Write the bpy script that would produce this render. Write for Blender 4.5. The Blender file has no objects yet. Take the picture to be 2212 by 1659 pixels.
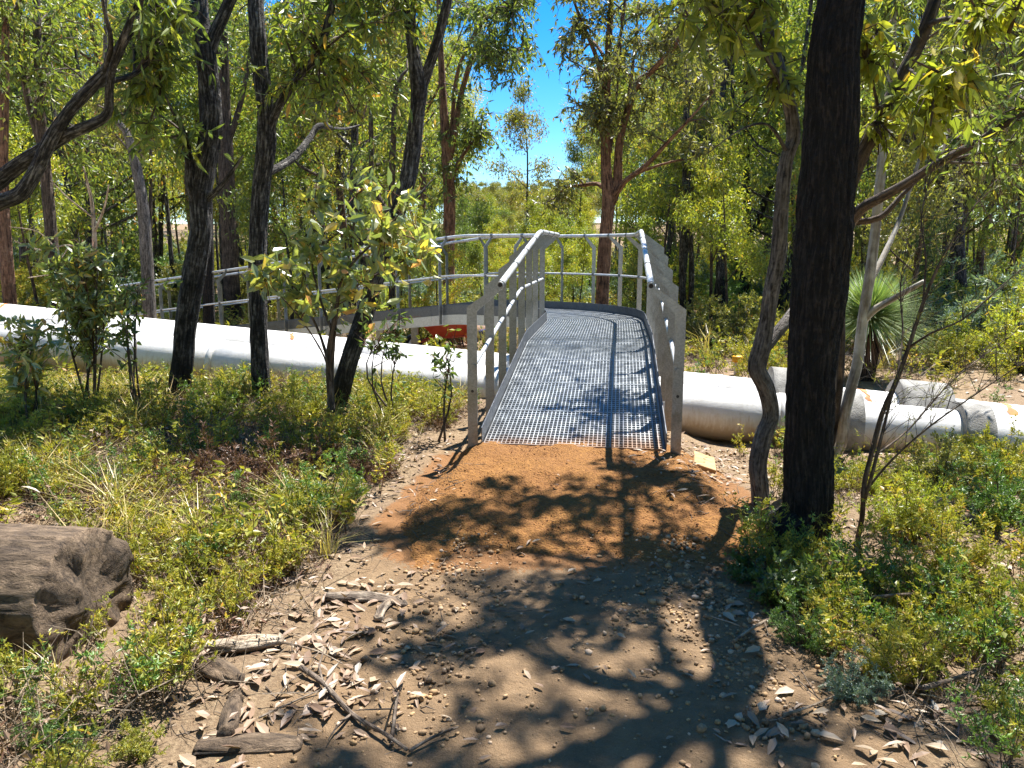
import bpy, bmesh, math, random
import numpy as np
from mathutils import Vector, Matrix
R = math.radians
rng = np.random.default_rng(7)
random.seed(7)
SC = bpy.context.scene
COL = SC.collection

# ------------------------------------------------------------------ camera
EYE = 1.55
F = 1659.0                       # focal length in the 2212 x 1659 working frame
PITCH = math.atan((829.5 - 530.0) / F)
cam_d = bpy.data.cameras.new('camera'); cam = bpy.data.objects.new('camera', cam_d); COL.objects.link(cam)
cam_d.sensor_fit = 'HORIZONTAL'; cam_d.sensor_width = 36.0; cam_d.lens = 36.0 * F / 2212.0
cam_d.clip_start = 0.05; cam_d.clip_end = 2000
cam.location = (0, 0, EYE); cam.rotation_euler = (math.pi / 2 - PITCH, 0, 0)
SC.camera = cam

# ------------------------------------------------------------------ sky, sun, exposure
SUN = Vector((0.27, 0.40, 1.0)).normalized()       # towards the sun
world = bpy.data.worlds.new('World'); SC.world = world; world.use_nodes = True
wn = world.node_tree.nodes; wl = world.node_tree.links
bg = wn['Background']
sky = wn.new('ShaderNodeTexSky'); sky.sky_type = 'NISHITA'; sky.sun_disc = False
sky.sun_elevation = math.asin(SUN.z); sky.sun_rotation = math.atan2(SUN.x, SUN.y)
sky.air_density = 0.8; sky.dust_density = 0.0; sky.ozone_density = 3.0; sky.altitude = 300
hs = wn.new('ShaderNodeHueSaturation'); hs.inputs['Saturation'].default_value = 1.42; hs.inputs['Hue'].default_value = 0.502
wl.new(sky.outputs[0], hs.inputs['Color']); wl.new(hs.outputs[0], bg.inputs['Color'])
bg.inputs['Strength'].default_value = 0.10
sun_d = bpy.data.lights.new('sun', 'SUN'); sun_d.energy = 5.0; sun_d.angle = R(0.53); sun_d.color = (1.0, 0.96, 0.9)
sun = bpy.data.objects.new('sun', sun_d); COL.objects.link(sun)
sun.rotation_euler = SUN.to_track_quat('Z', 'Y').to_euler(); sun.location = (10, 15, 30)
SC.view_settings.view_transform = 'Standard'; SC.view_settings.look = 'None'
SC.view_settings.exposure = 1.42; SC.view_settings.gamma = 1.0; SC.view_settings.use_curve_mapping = False
cy = SC.cycles
cy.max_bounces = 7; cy.diffuse_bounces = 4; cy.glossy_bounces = 3; cy.transmission_bounces = 4; cy.transparent_max_bounces = 4
cy.caustics_reflective = False; cy.caustics_refractive = False
cy.sample_clamp_indirect = 6.0
try:
    cy.use_denoising = True; cy.denoiser = 'OPENIMAGEDENOISE'
except Exception:
    pass

# ------------------------------------------------------------------ maths helpers
CP, SP = math.cos(PITCH), math.sin(PITCH)
def P(x, y, D):
    """world point seen at working-frame pixel (x, y) at the distance D along the ground"""
    u = (x - 1106.0) / F; v = -(y - 829.5) / F
    t = D / (v * SP + CP)
    return np.array([u * t, D, EYE + t * (v * CP - SP)])
def PZ(x, y, z):
    u = (x - 1106.0) / F; v = -(y - 829.5) / F
    t = (z - EYE) / (v * CP - SP)
    return np.array([u * t, t * (v * SP + CP), z])
def sst(x, a, b):
    t = np.clip((np.asarray(x, float) - a) / (b - a), 0, 1); return t * t * (3 - 2 * t)
def h3(ix, iy, iz, s):
    n = (ix * 374761393 + iy * 668265263 + iz * 2147483647 + s * 974711) & 0xFFFFFFFF
    n = ((n ^ (n >> 13)) * 1274126177) & 0xFFFFFFFF
    return ((n ^ (n >> 16)) & 0xFFFF) / 65535.0
def vn3(x, y, z, s=0):
    x = np.asarray(x, float); y = np.asarray(y, float) + 0 * x; z = np.asarray(z, float) + 0 * x
    ix = np.floor(x).astype(np.int64); iy = np.floor(y).astype(np.int64); iz = np.floor(z).astype(np.int64)
    fx = x - ix; fy = y - iy; fz = z - iz
    fx = fx * fx * (3 - 2 * fx); fy = fy * fy * (3 - 2 * fy); fz = fz * fz * (3 - 2 * fz)
    r = 0
    for a in (0, 1):
        for b in (0, 1):
            for c in (0, 1):
                r = r + h3(ix + a, iy + b, iz + c, s) * (fx if a else 1 - fx) * (fy if b else 1 - fy) * (fz if c else 1 - fz)
    return r * 2 - 1
def fbm(x, y, s=0, o=4):
    r = 0; a = 1.0
    for k in range(o):
        r = r + a * vn3(x * 2 ** k, y * 2 ** k, 0.37 * k, s + k); a *= 0.5
    return r
def unit(v):
    v = np.asarray(v, float); return v / (np.linalg.norm(v, axis=-1, keepdims=True) + 1e-9)

# ------------------------------------------------------------------ mesh helpers
class Geo:
    def __init__(s): s.V = []; s.Q = []; s.T = []; s.A = {}; s.n = 0; s.M = []
    def add(s, V, Q=None, T=None, **at):
        V = np.asarray(V, float).reshape(-1, 3)
        if Q is not None and len(Q): s.Q.append(np.asarray(Q, np.int64).reshape(-1, 4) + s.n)
        if T is not None and len(T): s.T.append(np.asarray(T, np.int64).reshape(-1, 3) + s.n)
        s.V.append(V)
        for k, a in at.items(): s.A.setdefault(k, []).append((s.n, np.asarray(a, float)))
        s.n += len(V)
    def box(s, c, d, rot=None):
        V = np.array([[x, y, z] for x in (-.5, .5) for y in (-.5, .5) for z in (-.5, .5)]) * np.asarray(d)
        if rot is not None: V = V @ np.asarray(rot).T
        s.add(V + np.asarray(c), Q=[[0, 1, 3, 2], [4, 6, 7, 5], [0, 4, 5, 1], [2, 3, 7, 6], [0, 2, 6, 4], [1, 5, 7, 3]])
    def mesh(s, name, smooth=False):
        me = bpy.data.meshes.new(name)
        V = np.concatenate(s.V) if s.V else np.zeros((0, 3))
        Q = np.concatenate(s.Q) if s.Q else np.zeros((0, 4), np.int64)
        T = np.concatenate(s.T) if s.T else np.zeros((0, 3), np.int64)
        me.vertices.add(len(V)); me.vertices.foreach_set('co', V.astype(np.float32).ravel())
        L = np.concatenate([Q.ravel(), T.ravel()]).astype(np.int32)
        me.loops.add(len(L)); me.loops.foreach_set('vertex_index', L)
        st = np.concatenate([np.arange(len(Q)) * 4, len(Q) * 4 + np.arange(len(T)) * 3]).astype(np.int32)
        me.polygons.add(len(st)); me.polygons.foreach_set('loop_start', st)
        me.polygons.foreach_set('use_smooth', np.full(len(st), smooth))
        for k, parts in s.A.items():
            dim = 3 if parts[0][1].ndim == 2 else 1
            buf = np.zeros((len(V), dim))
            for o, a in parts: buf[o:o + len(a)] = a.reshape(len(a), dim)
            at = me.attributes.new(k, 'FLOAT_VECTOR' if dim == 3 else 'FLOAT', 'POINT')
            at.data.foreach_set('vector' if dim == 3 else 'value', buf.astype(np.float32).ravel())
        me.update(calc_edges=True); me.validate()
        return me
def link(name, me, mat=None, parent=None, kind=None):
    o = bpy.data.objects.new(name, me); COL.objects.link(o)
    if mat is not None and me is not None and not me.materials: me.materials.append(mat)
    if parent is not None: o.parent = parent
    if kind: o['kind'] = kind
    return o
def obj(name, G, mat, parent=None, smooth=False, kind=None):
    return link(name, G.mesh(name, smooth), mat, parent, kind)
def tag(o, label, cat, group=None):
    o['label'] = label; o['category'] = cat
    if group: o['group'] = group
    return o
def thing(name, label, cat, loc=(0, 0, 0), group=None, rotz=0):
    o = bpy.data.objects.new(name, None); COL.objects.link(o); o.empty_display_size = 0.2
    o.location = loc; o.rotation_euler = (0, 0, rotz)
    return tag(o, label, cat, group)
def catmull(pts, step):
    p = np.asarray(pts, float); n = len(p)
    if n < 3:
        k = max(2, int(np.linalg.norm(p[1, :3] - p[0, :3]) / step) + 1)
        t = np.linspace(0, 1, k)[:, None]; return p[0] * (1 - t) + p[1] * t
    out = []
    for i in range(n - 1):
        p0 = p[max(i - 1, 0)]; p1 = p[i]; p2 = p[i + 1]; p3 = p[min(i + 2, n - 1)]
        k = max(1, int(np.linalg.norm(p2[:3] - p1[:3]) / step))
        t = (np.arange(k) / k)[:, None]
        out.append(0.5 * (2 * p1 + (p2 - p0) * t + (2 * p0 - 5 * p1 + 4 * p2 - p3) * t ** 2 + (3 * p1 - p0 - 3 * p2 + p3) * t ** 3))
    out.append(p[-1:]); return np.concatenate(out)
def frames(c):
    d = unit(np.gradient(c, axis=0)); n = np.zeros_like(d)
    a = np.array([1., 0, 0]) if abs(d[0][0]) < 0.8 else np.array([0, 1., 0])
    n[0] = unit(a - d[0] * (a @ d[0]))
    for i in range(1, len(c)):
        v = n[i - 1] - d[i] * (n[i - 1] @ d[i]); n[i] = unit(v)
    return d, n, np.cross(d, n)
def tube(G, pts, sides=8, step=0.1, rough=0.0, seed=0, kphi=3.0, ks=2.5, caps=True, raw=False, lump=0.0):
    """pts rows: x y z r"""
    c = np.asarray(pts, float) if raw else catmull(pts, step)
    p, r = c[:, :3], np.maximum(c[:, 3], 0.0005)
    d, n, b = frames(p); m = len(p)
    s = np.concatenate([[0], np.cumsum(np.linalg.norm(np.diff(p, axis=0), axis=1))])
    ph = np.arange(sides) * 2 * math.pi / sides
    cph, sph = np.cos(ph)[None], np.sin(ph)[None]
    rr = r[:, None] * np.ones((1, sides))
    if rough > 0:
        nz = vn3(cph * kphi + seed, sph * kphi + 3.1, s[:, None] * ks + 0 * cph, seed)
        nz2 = vn3(cph * kphi * 2.6, sph * kphi * 2.6 + 7, s[:, None] * ks * 2.2 + 0 * cph, seed + 9)
        rr = rr * (1 + rough * (nz + 0.6 * nz2))
    if lump > 0:
        rr = rr * (1 + lump * vn3(cph * .8 + seed, sph * .8, s[:, None] * 1.3 + 0 * cph, seed + 4))
    V = p[:, None] + rr[..., None] * (cph[..., None] * n[:, None] + sph[..., None] * b[:, None])
    bk = np.stack(np.broadcast_arrays(cph * r[:, None], sph * r[:, None], s[:, None] + 0 * cph + seed * .37), -1)
    i = np.arange(m - 1)[:, None] * sides; j = np.arange(sides)[None]; j2 = (j + 1) % sides
    Q = np.stack([i + j, i + j2, i + sides + j2, i + sides + j], -1).reshape(-1, 4)
    V = V.reshape(-1, 3); bk = bk.reshape(-1, 3); T = None
    if caps:
        k = len(V)
        V = np.concatenate([V, p[:1], p[-1:]]); bk = np.concatenate([bk, bk[:1], bk[-1:]])
        jj = np.arange(sides); j3 = (jj + 1) % sides
        T = np.concatenate([np.stack([j3, jj, np.full(sides, k)], -1), np.stack([jj + (m - 1) * sides, j3 + (m - 1) * sides, np.full(sides, k + 1)], -1)])
    G.add(V, Q=Q, T=T, bk=bk)
    return c
def leaf_kites(G, pos, dirs, L, W, rnd, rg):
    """simple 4-point leaves (distance foliage)"""
    N = len(pos)
    if N == 0: return
    d = unit(dirs); a = unit(rg.normal(size=(N, 3))); w = unit(np.cross(d, a)); nrm = np.cross(d, w)
    L = np.broadcast_to(L, (N,))[:, None]; W = np.broadcast_to(W, (N,))[:, None]
    V = np.stack([pos, pos + d * L * .42 + w * W * .5 + nrm * W * .12, pos + d * L, pos + d * L * .42 - w * W * .5 + nrm * W * .12], 1)
    G.add(V.reshape(-1, 3), Q=np.arange(N * 4).reshape(-1, 4), rnd=np.repeat(rnd, 4))
def leaf_full(G, pos, dirs, L, W, rnd, rg, side=None):
    """8-point leaves with a fold and a bend (near foliage)"""
    N = len(pos)
    if N == 0: return
    d = unit(dirs); a = unit(rg.normal(size=(N, 3))) if side is None else side
    w = unit(np.cross(d, a)); n = unit(np.cross(w, d))
    L = np.broadcast_to(L, (N,))[:, None]; W = np.broadcast_to(W, (N,))[:, None]; b = rg.uniform(-.12, .3, (N, 1)) * L
    s1 = pos + d * L * .3 - n * b * .12; s2 = pos + d * L * .66 - n * b * .5; tip = pos + d * L - n * b
    up = n * W * .16
    V = np.stack([pos, s1 + w * W * .46 + up, s1, s1 - w * W * .46 + up, s2 + w * W * .36 + up, s2, s2 - w * W * .36 + up, tip], 1)
    q = np.array([[1, 4, 5, 2], [2, 5, 6, 3]]); t = np.array([[0, 1, 2], [0, 2, 3], [4, 7, 5], [5, 7, 6]])
    o = np.arange(N)[:, None, None] * 8
    G.add(V.reshape(-1, 3), Q=(q[None] + o).reshape(-1, 4), T=(t[None] + o).reshape(-1, 3), rnd=np.repeat(rnd, 8))

# ------------------------------------------------------------------ materials
def newmat(name):
    m = bpy.data.materials.new(name); m.use_nodes = True
    t = m.node_tree; t.nodes.clear(); o = t.nodes.new('ShaderNodeOutputMaterial'); return m, t, o
def nd(t, typ, ins=None, **props):
    n = t.nodes.new('ShaderNode' + typ)
    for k, v in props.items(): setattr(n, k, v)
    for k, v in (ins or {}).items():
        if isinstance(v, bpy.types.NodeSocket): t.links.new(v, n.inputs[k])
        else: n.inputs[k].default_value = v
    return n
def ramp(t, fac, stops, interp='LINEAR'):
    n = t.nodes.new('ShaderNodeValToRGB'); n.color_ramp.interpolation = interp; e = n.color_ramp.elements
    while len(e) < len(stops): e.new(0.5)
    for i, (p, c) in enumerate(stops):
        e[i].position = p; e[i].color = (c[0], c[1], c[2], 1) if not isinstance(c, float) else (c, c, c, 1)
    t.links.new(fac, n.inputs[0]); return n.outputs[0]
def noise(t, vec, scale, detail=4, rough=.55, dist=0.0):
    n = nd(t, 'TexNoise', {'Scale': scale, 'Detail': detail, 'Roughness': rough, 'Distortion': dist})
    if vec is not None: t.links.new(vec, n.inputs['Vector'])
    return n.outputs['Fac']
def mixc(t, f, a, b, mode='MIX'):
    n = nd(t, 'MixRGB', {'Fac': f, 'Color1': a, 'Color2': b}); n.blend_type = mode; return n.outputs[0]
def bump(t, h, dist, strength=1.0):
    return nd(t, 'Bump', {'Height': h, 'Distance': dist, 'Strength': strength}).outputs[0]
def c4(c): return (c[0], c[1], c[2], 1)
def principled(t, o, **ins):
    p = t.nodes.new('ShaderNodeBsdfPrincipled')
    for k, v in ins.items():
        k = k.replace('_', ' ')
        if isinstance(v, bpy.types.NodeSocket): t.links.new(v, p.inputs[k])
        else: p.inputs[k].default_value = v
    t.links.new(p.outputs[0], o.inputs['Surface']); return p

def mat_leaf(name, stops, trans=.5, gloss=.045, rough=.42, boost=(2.0, 1.68, 1.7)):
    m, t, o = newmat(name)
    a = nd(t, 'Attribute', attribute_name='rnd').outputs['Fac']
    oi = nd(t, 'ObjectInfo').outputs['Random']
    f = nd(t, 'Math', {0: oi, 1: -.5}, operation='ADD').outputs[0]
    f = nd(t, 'Math', {0: f, 1: .22, 2: a}, operation='MULTIPLY_ADD').outputs[0]
    ad = (0, 0, 0) if boost[0] == 1 else (.012, .004, .022)
    col = ramp(t, f, [(p, tuple(min(.8, q * k_ + a_) for q, k_, a_ in zip(c, boost, ad))) for p, c in stops])
    tr = mixc(t, 1.0, col, (1.25, 1.3, .55, 1), 'MULTIPLY')
    df = nd(t, 'BsdfDiffuse', {'Color': col}).outputs[0]
    tl = nd(t, 'BsdfTranslucent', {'Color': tr}).outputs[0]
    s = nd(t, 'MixShader', {0: trans, 1: df, 2: tl}).outputs[0]
    g = nd(t, 'BsdfGlossy', {'Color': (1, 1, 1, 1), 'Roughness': rough}).outputs[0]
    s = nd(t, 'MixShader', {0: gloss, 1: s, 2: g}).outputs[0]
    t.links.new(s, o.inputs['Surface']); return m
LEAF_EUC = mat_leaf('leaf_eucalypt', [(0.0, (.045, .085, .018)), (.35, (.085, .145, .022)), (.7, (.15, .21, .025)), (.92, (.24, .25, .03)), (1.0, (.30, .17, .04))])
LEAF_YEL = mat_leaf('leaf_yellow_green', [(0.0, (.08, .13, .015)), (.4, (.15, .21, .02)), (.8, (.24, .28, .025)), (1.0, (.34, .24, .04))])
LEAF_DARK = mat_leaf('leaf_dark_green', [(0.0, (.03, .065, .015)), (.5, (.06, .115, .02)), (1.0, (.12, .18, .03))])
LEAF_OLIVE = mat_leaf('leaf_olive', [(0.0, (.06, .08, .02)), (.5, (.12, .15, .03)), (.85, (.19, .2, .045)), (1.0, (.2, .1, .04))])
LEAF_BLUE = mat_leaf('leaf_blue_green', [(0.0, (.05, .1, .07)), (.5, (.09, .16, .11)), (1.0, (.16, .23, .15))], trans=.3)
LEAF_SAP = mat_leaf('leaf_sapling', [(0.0, (.07, .12, .04)), (.4, (.13, .2, .06)), (.7, (.22, .27, .07)), (.88, (.38, .32, .05)), (1.0, (.5, .24, .12))], gloss=.10, rough=.35)
LEAF_LOW = mat_leaf('leaf_ground_cover', [(0.0, (.065, .095, .012)), (.4, (.15, .19, .018)), (.75, (.26, .27, .03)), (.92, (.34, .27, .06)), (1.0, (.36, .2, .08))], trans=.36, gloss=.03)
LEAF_BUSH = mat_leaf('leaf_deep_green', [(0.0, (.03, .08, .012)), (.5, (.065, .15, .018)), (1.0, (.13, .24, .025))], trans=.3, gloss=.05)
LEAF_DRY = mat_leaf('leaf_dry', [(0.0, (.12, .072, .045)), (.3, (.25, .16, .1)), (.6, (.35, .245, .165)), (.88, (.43, .33, .22)), (1.0, (.4, .36, .3))], trans=.1, gloss=.04, rough=.5, boost=(1, 1, 1))
LEAF_DEAD = mat_leaf('leaf_dead_red', [(0.0, (.07, .038, .026)), (.5, (.16, .085, .055)), (1.0, (.3, .19, .12))], trans=.2, gloss=.03, boost=(1, 1, 1))
LEAF_GRASS = mat_leaf('leaf_grass_tree', [(0.0, (.05, .11, .03)), (.5, (.1, .19, .05)), (1.0, (.2, .28, .09))], trans=.3, gloss=.1)
LEAF_TUSS = mat_leaf('leaf_grass_dry', [(0.0, (.14, .17, .04)), (.5, (.24, .25, .07)), (1.0, (.42, .34, .16))], trans=.3, gloss=.05)

def mat_bark(name, dark, mid, light, streak=1.0, char=0.0, scale=1.0, bd=.02, rough=.9):
    m, t, o = newmat(name)
    v = nd(t, 'Attribute', attribute_name='bk').outputs['Vector']
    mp = nd(t, 'Mapping', {'Vector': v, 'Scale': (1, 1, .13)}).outputs[0]
    n1 = noise(t, mp, 55 * scale, 5, .6, .6)
    n2 = noise(t, v, 4.5, 4, .6)
    n3 = noise(t, v, 38 * scale, 3, .6)
    f = nd(t, 'Math', {0: n1, 1: .75, 2: 0.0}, operation='MULTIPLY_ADD').outputs[0]
    f = nd(t, 'Math', {0: n3, 1: .25, 2: f}, operation='MULTIPLY_ADD').outputs[0]
    col = ramp(t, f, [(.38, dark), (.5, mid), (.64, light)])
    sp = ramp(t, n2, [(.35, .55), (.7, 1.15)])
    col = mixc(t, 1.0, col, sp, 'MULTIPLY')
    if char > 0:
        # fire scar: charred up to a ragged height above the foot of the trunk
        z = nd(t, 'SeparateXYZ', {0: nd(t, 'NewGeometry').outputs['Position']}).outputs['Z']
        zz = nd(t, 'Math', {0: n2, 1: 3.0, 2: z}, operation='MULTIPLY_ADD').outputs[0]
        mask = ramp(t, nd(t, 'Math', {0: zz, 1: .18}, operation='MULTIPLY').outputs[0], [(char * .18 + .2, 1.0), (char * .18 + .42, 0.0)])
        col = mixc(t, mask, col, mixc(t, 1.0, col, (.16, .15, .15, 1), 'MULTIPLY'))
    rd = nd(t, 'Math', {0: nd(t, 'Math', {0: n1, 1: .5}, operation='SUBTRACT').outputs[0]}, operation='ABSOLUTE').outputs[0]
    hgt = nd(t, 'Math', {0: rd, 1: 3.0, 2: n3}, operation='MULTIPLY_ADD').outputs[0]
    principled(t, o, Base_Color=col, Roughness=rough, Normal=bump(t, hgt, bd, 1.0)); return m
BARK_BLACK = mat_bark('bark_charred', (.006, .005, .004), (.018, .014, .012), (.09, .068, .056), bd=.045)
BARK_GREY = mat_bark('bark_grey_fibrous', (.012, .010, .009), (.085, .075, .068), (.46, .43, .40), char=.6, bd=.03)
BARK_TESS = mat_bark('bark_grey_cracked', (.03, .025, .022), (.19, .165, .145), (.38, .34, .30), scale=1.2, bd=.012)
BARK_RED = mat_bark('bark_red_brown', (.07, .035, .022), (.33, .17, .1), (.52, .31, .19), char=.05, bd=.03, scale=.6)
BARK_BROWN = mat_bark('bark_brown', (.035, .026, .02), (.14, .1, .075), (.28, .21, .16), char=.35, bd=.02, scale=.7)
BARK_PALE = mat_bark('bark_pale', (.22, .18, .13), (.47, .42, .34), (.62, .58, .50), scale=.35, bd=.004, rough=.7)
TWIG = mat_bark('bark_twig', (.04, .028, .02), (.12, .085, .06), (.25, .19, .14), bd=.002)
TWIG_RED = mat_bark('bark_twig_reddish', (.09, .04, .025), (.2, .09, .055), (.3, .17, .1), bd=.002)
DEADWOOD = mat_bark('dead_wood', (.05, .036, .026), (.2, .15, .11), (.45, .37, .28), scale=.8, bd=.01)
BLEACHED = mat_bark('bleached_wood', (.12, .085, .06), (.42, .32, .22), (.62, .52, .4), scale=.7, bd=.012)

def mat_log():
    m, t, o = newmat('rotten_log')
    v = nd(t, 'TexCoord').outputs['Object']
    mp = nd(t, 'Mapping', {'Vector': v, 'Scale': (.35, 1, 1)}).outputs[0]
    n1 = noise(t, mp, 34, 8, .75, .5); n2 = noise(t, v, 5, 4, .6); n3 = noise(t, v, 120, 3, .6)
    col = ramp(t, n1, [(.34, (.035, .024, .016)), (.47, (.16, .11, .07)), (.66, (.33, .235, .15))])
    col = mixc(t, 1.0, col, ramp(t, n2, [(.35, .55), (.65, 1.1)]), 'MULTIPLY')
    h = nd(t, 'Math', {0: n3, 1: .25, 2: n1}, operation='MULTIPLY_ADD').outputs[0]
    principled(t, o, Base_Color=col, Roughness=.95, Normal=bump(t, h, .025)); return m
LOGM = mat_log()
def mat_galv(name, a, b, metal=.75, rough=.42, dusty=False):
    m, t, o = newmat(name)
    v = nd(t, 'TexCoord').outputs['Object']
    n1 = noise(t, v, 9, 5, .6); n2 = noise(t, v, 70, 2, .5)
    vo = nd(t, 'TexVoronoi', {'Vector': v, 'Scale': 90.0}).outputs['Color']
    f = nd(t, 'Math', {0: n1, 1: .7}, operation='MULTIPLY').outputs[0]
    f = nd(t, 'Math', {0: nd(t, 'SeparateXYZ', {0: vo}).outputs[0], 1: .3, 2: f}, operation='MULTIPLY_ADD').outputs[0]
    col = ramp(t, f, [(.25, a), (.7, b)])
    rr = ramp(t, n1, [(.3, rough - .1), (.7, rough + .12)])
    if dusty:
        y = nd(t, 'SeparateXYZ', {0: nd(t, 'NewGeometry').outputs['Position']}).outputs['Y']
        q = nd(t, 'Math', {0: n1, 1: .5, 2: y}, operation='MULTIPLY_ADD').outputs[0]
        q = nd(t, 'Math', {0: nd(t, 'Math', {0: q, 1: 5.5}, operation='SUBTRACT').outputs[0], 1: 1.4}, operation='MULTIPLY').outputs[0]
        msk = ramp(t, q, [(.05, .85), (.5, .12), (1.0, 0.0)])
        col = mixc(t, msk, col, (.3, .15, .05, 1))
        metal = nd(t, 'Math', {0: nd(t, 'Math', {0: 1.0, 1: msk}, operation='SUBTRACT').outputs[0], 1: metal}, operation='MULTIPLY').outputs[0]
    principled(t, o, Base_Color=col, Metallic=metal, Roughness=rr, Normal=bump(t, n2, .0008)); return m
GALV = mat_galv('galvanised_steel', (.2, .205, .205), (.33, .335, .335), .9, .36)
GALV_LIT = mat_galv('lit_galvanised_steel', (.52, .54, .55), (.74, .75, .76), .55, .45)  # same steel as the posts, bright reflections put into a lighter base colour
GRATE = mat_galv('galvanised_grating', (.26, .28, .30), (.42, .45, .47), .75, .38, True)
KICK_SHADED = mat_galv('shaded_kick_plate_steel', (.10, .11, .125), (.17, .18, .2), .7, .4)  # galvanised like the rest, its shade is put into the dark base colour
def mat_plain(name, a, b, scale=8, rough=.6, bd=0.0, bscale=60, metal=0.0, stops=(.35, .65)):
    m, t, o = newmat(name); v = nd(t, 'TexCoord').outputs['Object']
    col = ramp(t, noise(t, v, scale, 5, .6), [(stops[0], a), (stops[1], b)])
    kw = dict(Base_Color=col, Roughness=rough, Metallic=metal)
    if bd: kw['Normal'] = bump(t, noise(t, v, bscale, 5, .65), bd)
    principled(t, o, **kw); return m
def mat_pipe():
    m, t, o = newmat('pipe_white_paint')
    v = nd(t, 'NewGeometry').outputs['Position']
    n1 = noise(t, v, 1.6, 5, .6); n2 = noise(t, v, 14, 5, .7)
    mp = nd(t, 'Mapping', {'Vector': v, 'Scale': (1, 1, .12)}).outputs[0]
    n3 = noise(t, mp, 28, 4, .7)
    col = ramp(t, n1, [(.35, (.66, .65, .62)), (.55, (.80, .79, .77))])
    col = mixc(t, ramp(t, n2, [(.5, 0.0), (.75, .5)]), col, (.5, .46, .4, 1))
    col = mixc(t, ramp(t, n3, [(.58, 0.0), (.8, .4)]), col, (.46, .4, .33, 1))
    # streaky brown, stronger towards the underside
    az = nd(t, 'Attribute', attribute_name='low').outputs['Fac']
    d = nd(t, 'Math', {0: n3, 1: .6, 2: az}, operation='MULTIPLY_ADD').outputs[0]
    col = mixc(t, ramp(t, d, [(.7, 0.0), (1.2, .75)]), col, (.42, .29, .17, 1))
    principled(t, o, Base_Color=col, Roughness=.6, Normal=bump(t, n2, .003)); return m
PIPE = mat_pipe()
RUST = mat_plain('rust_primer', (.42, .13, .03), (.62, .25, .07), 14, .7)
CONC = mat_plain('weathered_concrete', (.2, .19, .17), (.4, .385, .35), 6, .95, .012, 70)
BLACKM = mat_plain('black_rubber_hole_shade', (.012, .012, .013), (.03, .03, .03), 8, .6)
REDP = mat_plain('red_paint', (.66, .07, .03), (.78, .11, .045), 8, .4)
YELP = mat_plain('yellow_paint', (.7, .33, .01), (.8, .42, .02), 8, .5)
ORANGE = mat_plain('orange_fabric', (.8, .22, .02), (.9, .3, .03), 10, .85)
NAVY = mat_plain('navy_fabric', (.04, .045, .16), (.08, .08, .24), 12, .9, .006, 30)
SKIN = mat_plain('skin', (.42, .24, .16), (.5, .3, .2), 8, .6)
LEATHER = mat_plain('brown_leather', (.14, .07, .03), (.24, .13, .07), 12, .7)
BLUEP = mat_plain('blue_plastic', (.02, .04, .2), (.03, .06, .28), 5, .4)
WHITEP = mat_plain('white_plastic', (.7, .7, .7), (.8, .8, .8), 5, .4)
ENGINE = mat_plain('dusty_engine', (.12, .07, .045), (.3, .19, .13), 12, .8)
TIMBER = mat_plain('sawn_timber', (.34, .2, .085), (.5, .32, .15), 14, .8, .003, 40)
STONE = None

def mat_ground():
    m, t, o = newmat('forest_floor')
    v = nd(t, 'NewGeometry').outputs['Position']
    path = nd(t, 'Attribute', attribute_name='path').outputs['Fac']
    n0 = noise(t, v, .9, 4, .6); n1 = noise(t, v, 7, 6, .65); n2 = noise(t, v, 60, 6, .7); n3 = noise(t, v, 260, 3, .6)
    dirt = ramp(t, n1, [(.3, (.15, .092, .045)), (.55, (.25, .158, .08)), (.75, (.33, .22, .12))])
    dirt = mixc(t, ramp(t, n3, [(.45, 0.0), (.75, .45)]), dirt, (.37, .265, .16, 1))
    lit = ramp(t, n2, [(.28, (.10, .065, .035)), (.48, (.25, .17, .095)), (.66, (.38, .28, .165)), (.8, (.5, .4, .27))])
    lit = mixc(t, ramp(t, n0, [(.4, 0.0), (.65, .5)]), lit, (.2, .13, .08, 1))
    f = nd(t, 'Math', {0: n1, 1: .5, 2: path}, operation='MULTIPLY_ADD').outputs[0]
    col = mixc(t, ramp(t, f, [(.55, 0.0), (.85, 1.0)]), lit, dirt)
    du = nd(t, 'Attribute', attribute_name='dust').outputs['Fac']
    du = nd(t, 'Math', {0: du, 1: nd(t, 'Math', {0: n2, 1: .9}, operation='MULTIPLY').outputs[0]}, operation='ADD').outputs[0]
    col = mixc(t, ramp(t, du, [(.95, 0.0), (1.35, .85)]), col, (.26, .115, .034, 1))
    h = nd(t, 'Math', {0: n3, 1: .3, 2: n2}, operation='MULTIPLY_ADD').outputs[0]
    principled(t, o, Base_Color=col, Roughness=.95, Normal=bump(t, h, .018)); return m
GROUND = mat_ground()
def mat_mound():
    m, t, o = newmat('orange_gravel')
    v = nd(t, 'NewGeometry').outputs['Position']
    n0 = noise(t, v, 3, 4, .6); n1 = noise(t, v, 45, 5, .7)
    vo = nd(t, 'TexVoronoi', {'Vector': v, 'Scale': 75.0, 'Randomness': 1.0})
    col = ramp(t, n1, [(.3, (.13, .05, .010)), (.5, (.245, .108, .021)), (.72, (.36, .175, .042))])
    col = mixc(t, ramp(t, n0, [(.35, 0.0), (.7, .4)]), col, (.15, .056, .016, 1))
    h = nd(t, 'Math', {0: vo.outputs['Distance'], 1: -.8, 2: n1}, operation='MULTIPLY_ADD').outputs[0]
    principled(t, o, Base_Color=col, Roughness=.95, Normal=bump(t, h, .014)); return m
MOUND = mat_mound()
def mat_stone(name, stops):
    m, t, o = newmat(name); a = nd(t, 'Attribute', attribute_name='rnd').outputs['Fac']
    v = nd(t, 'NewGeometry').outputs['Position']
    col = mixc(t, .6, ramp(t, a, stops), ramp(t, noise(t, v, 150, 3), [(.3, .5), (.7, 1.2)]), 'MULTIPLY')
    principled(t, o, Base_Color=col, Roughness=.92); return m
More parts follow.
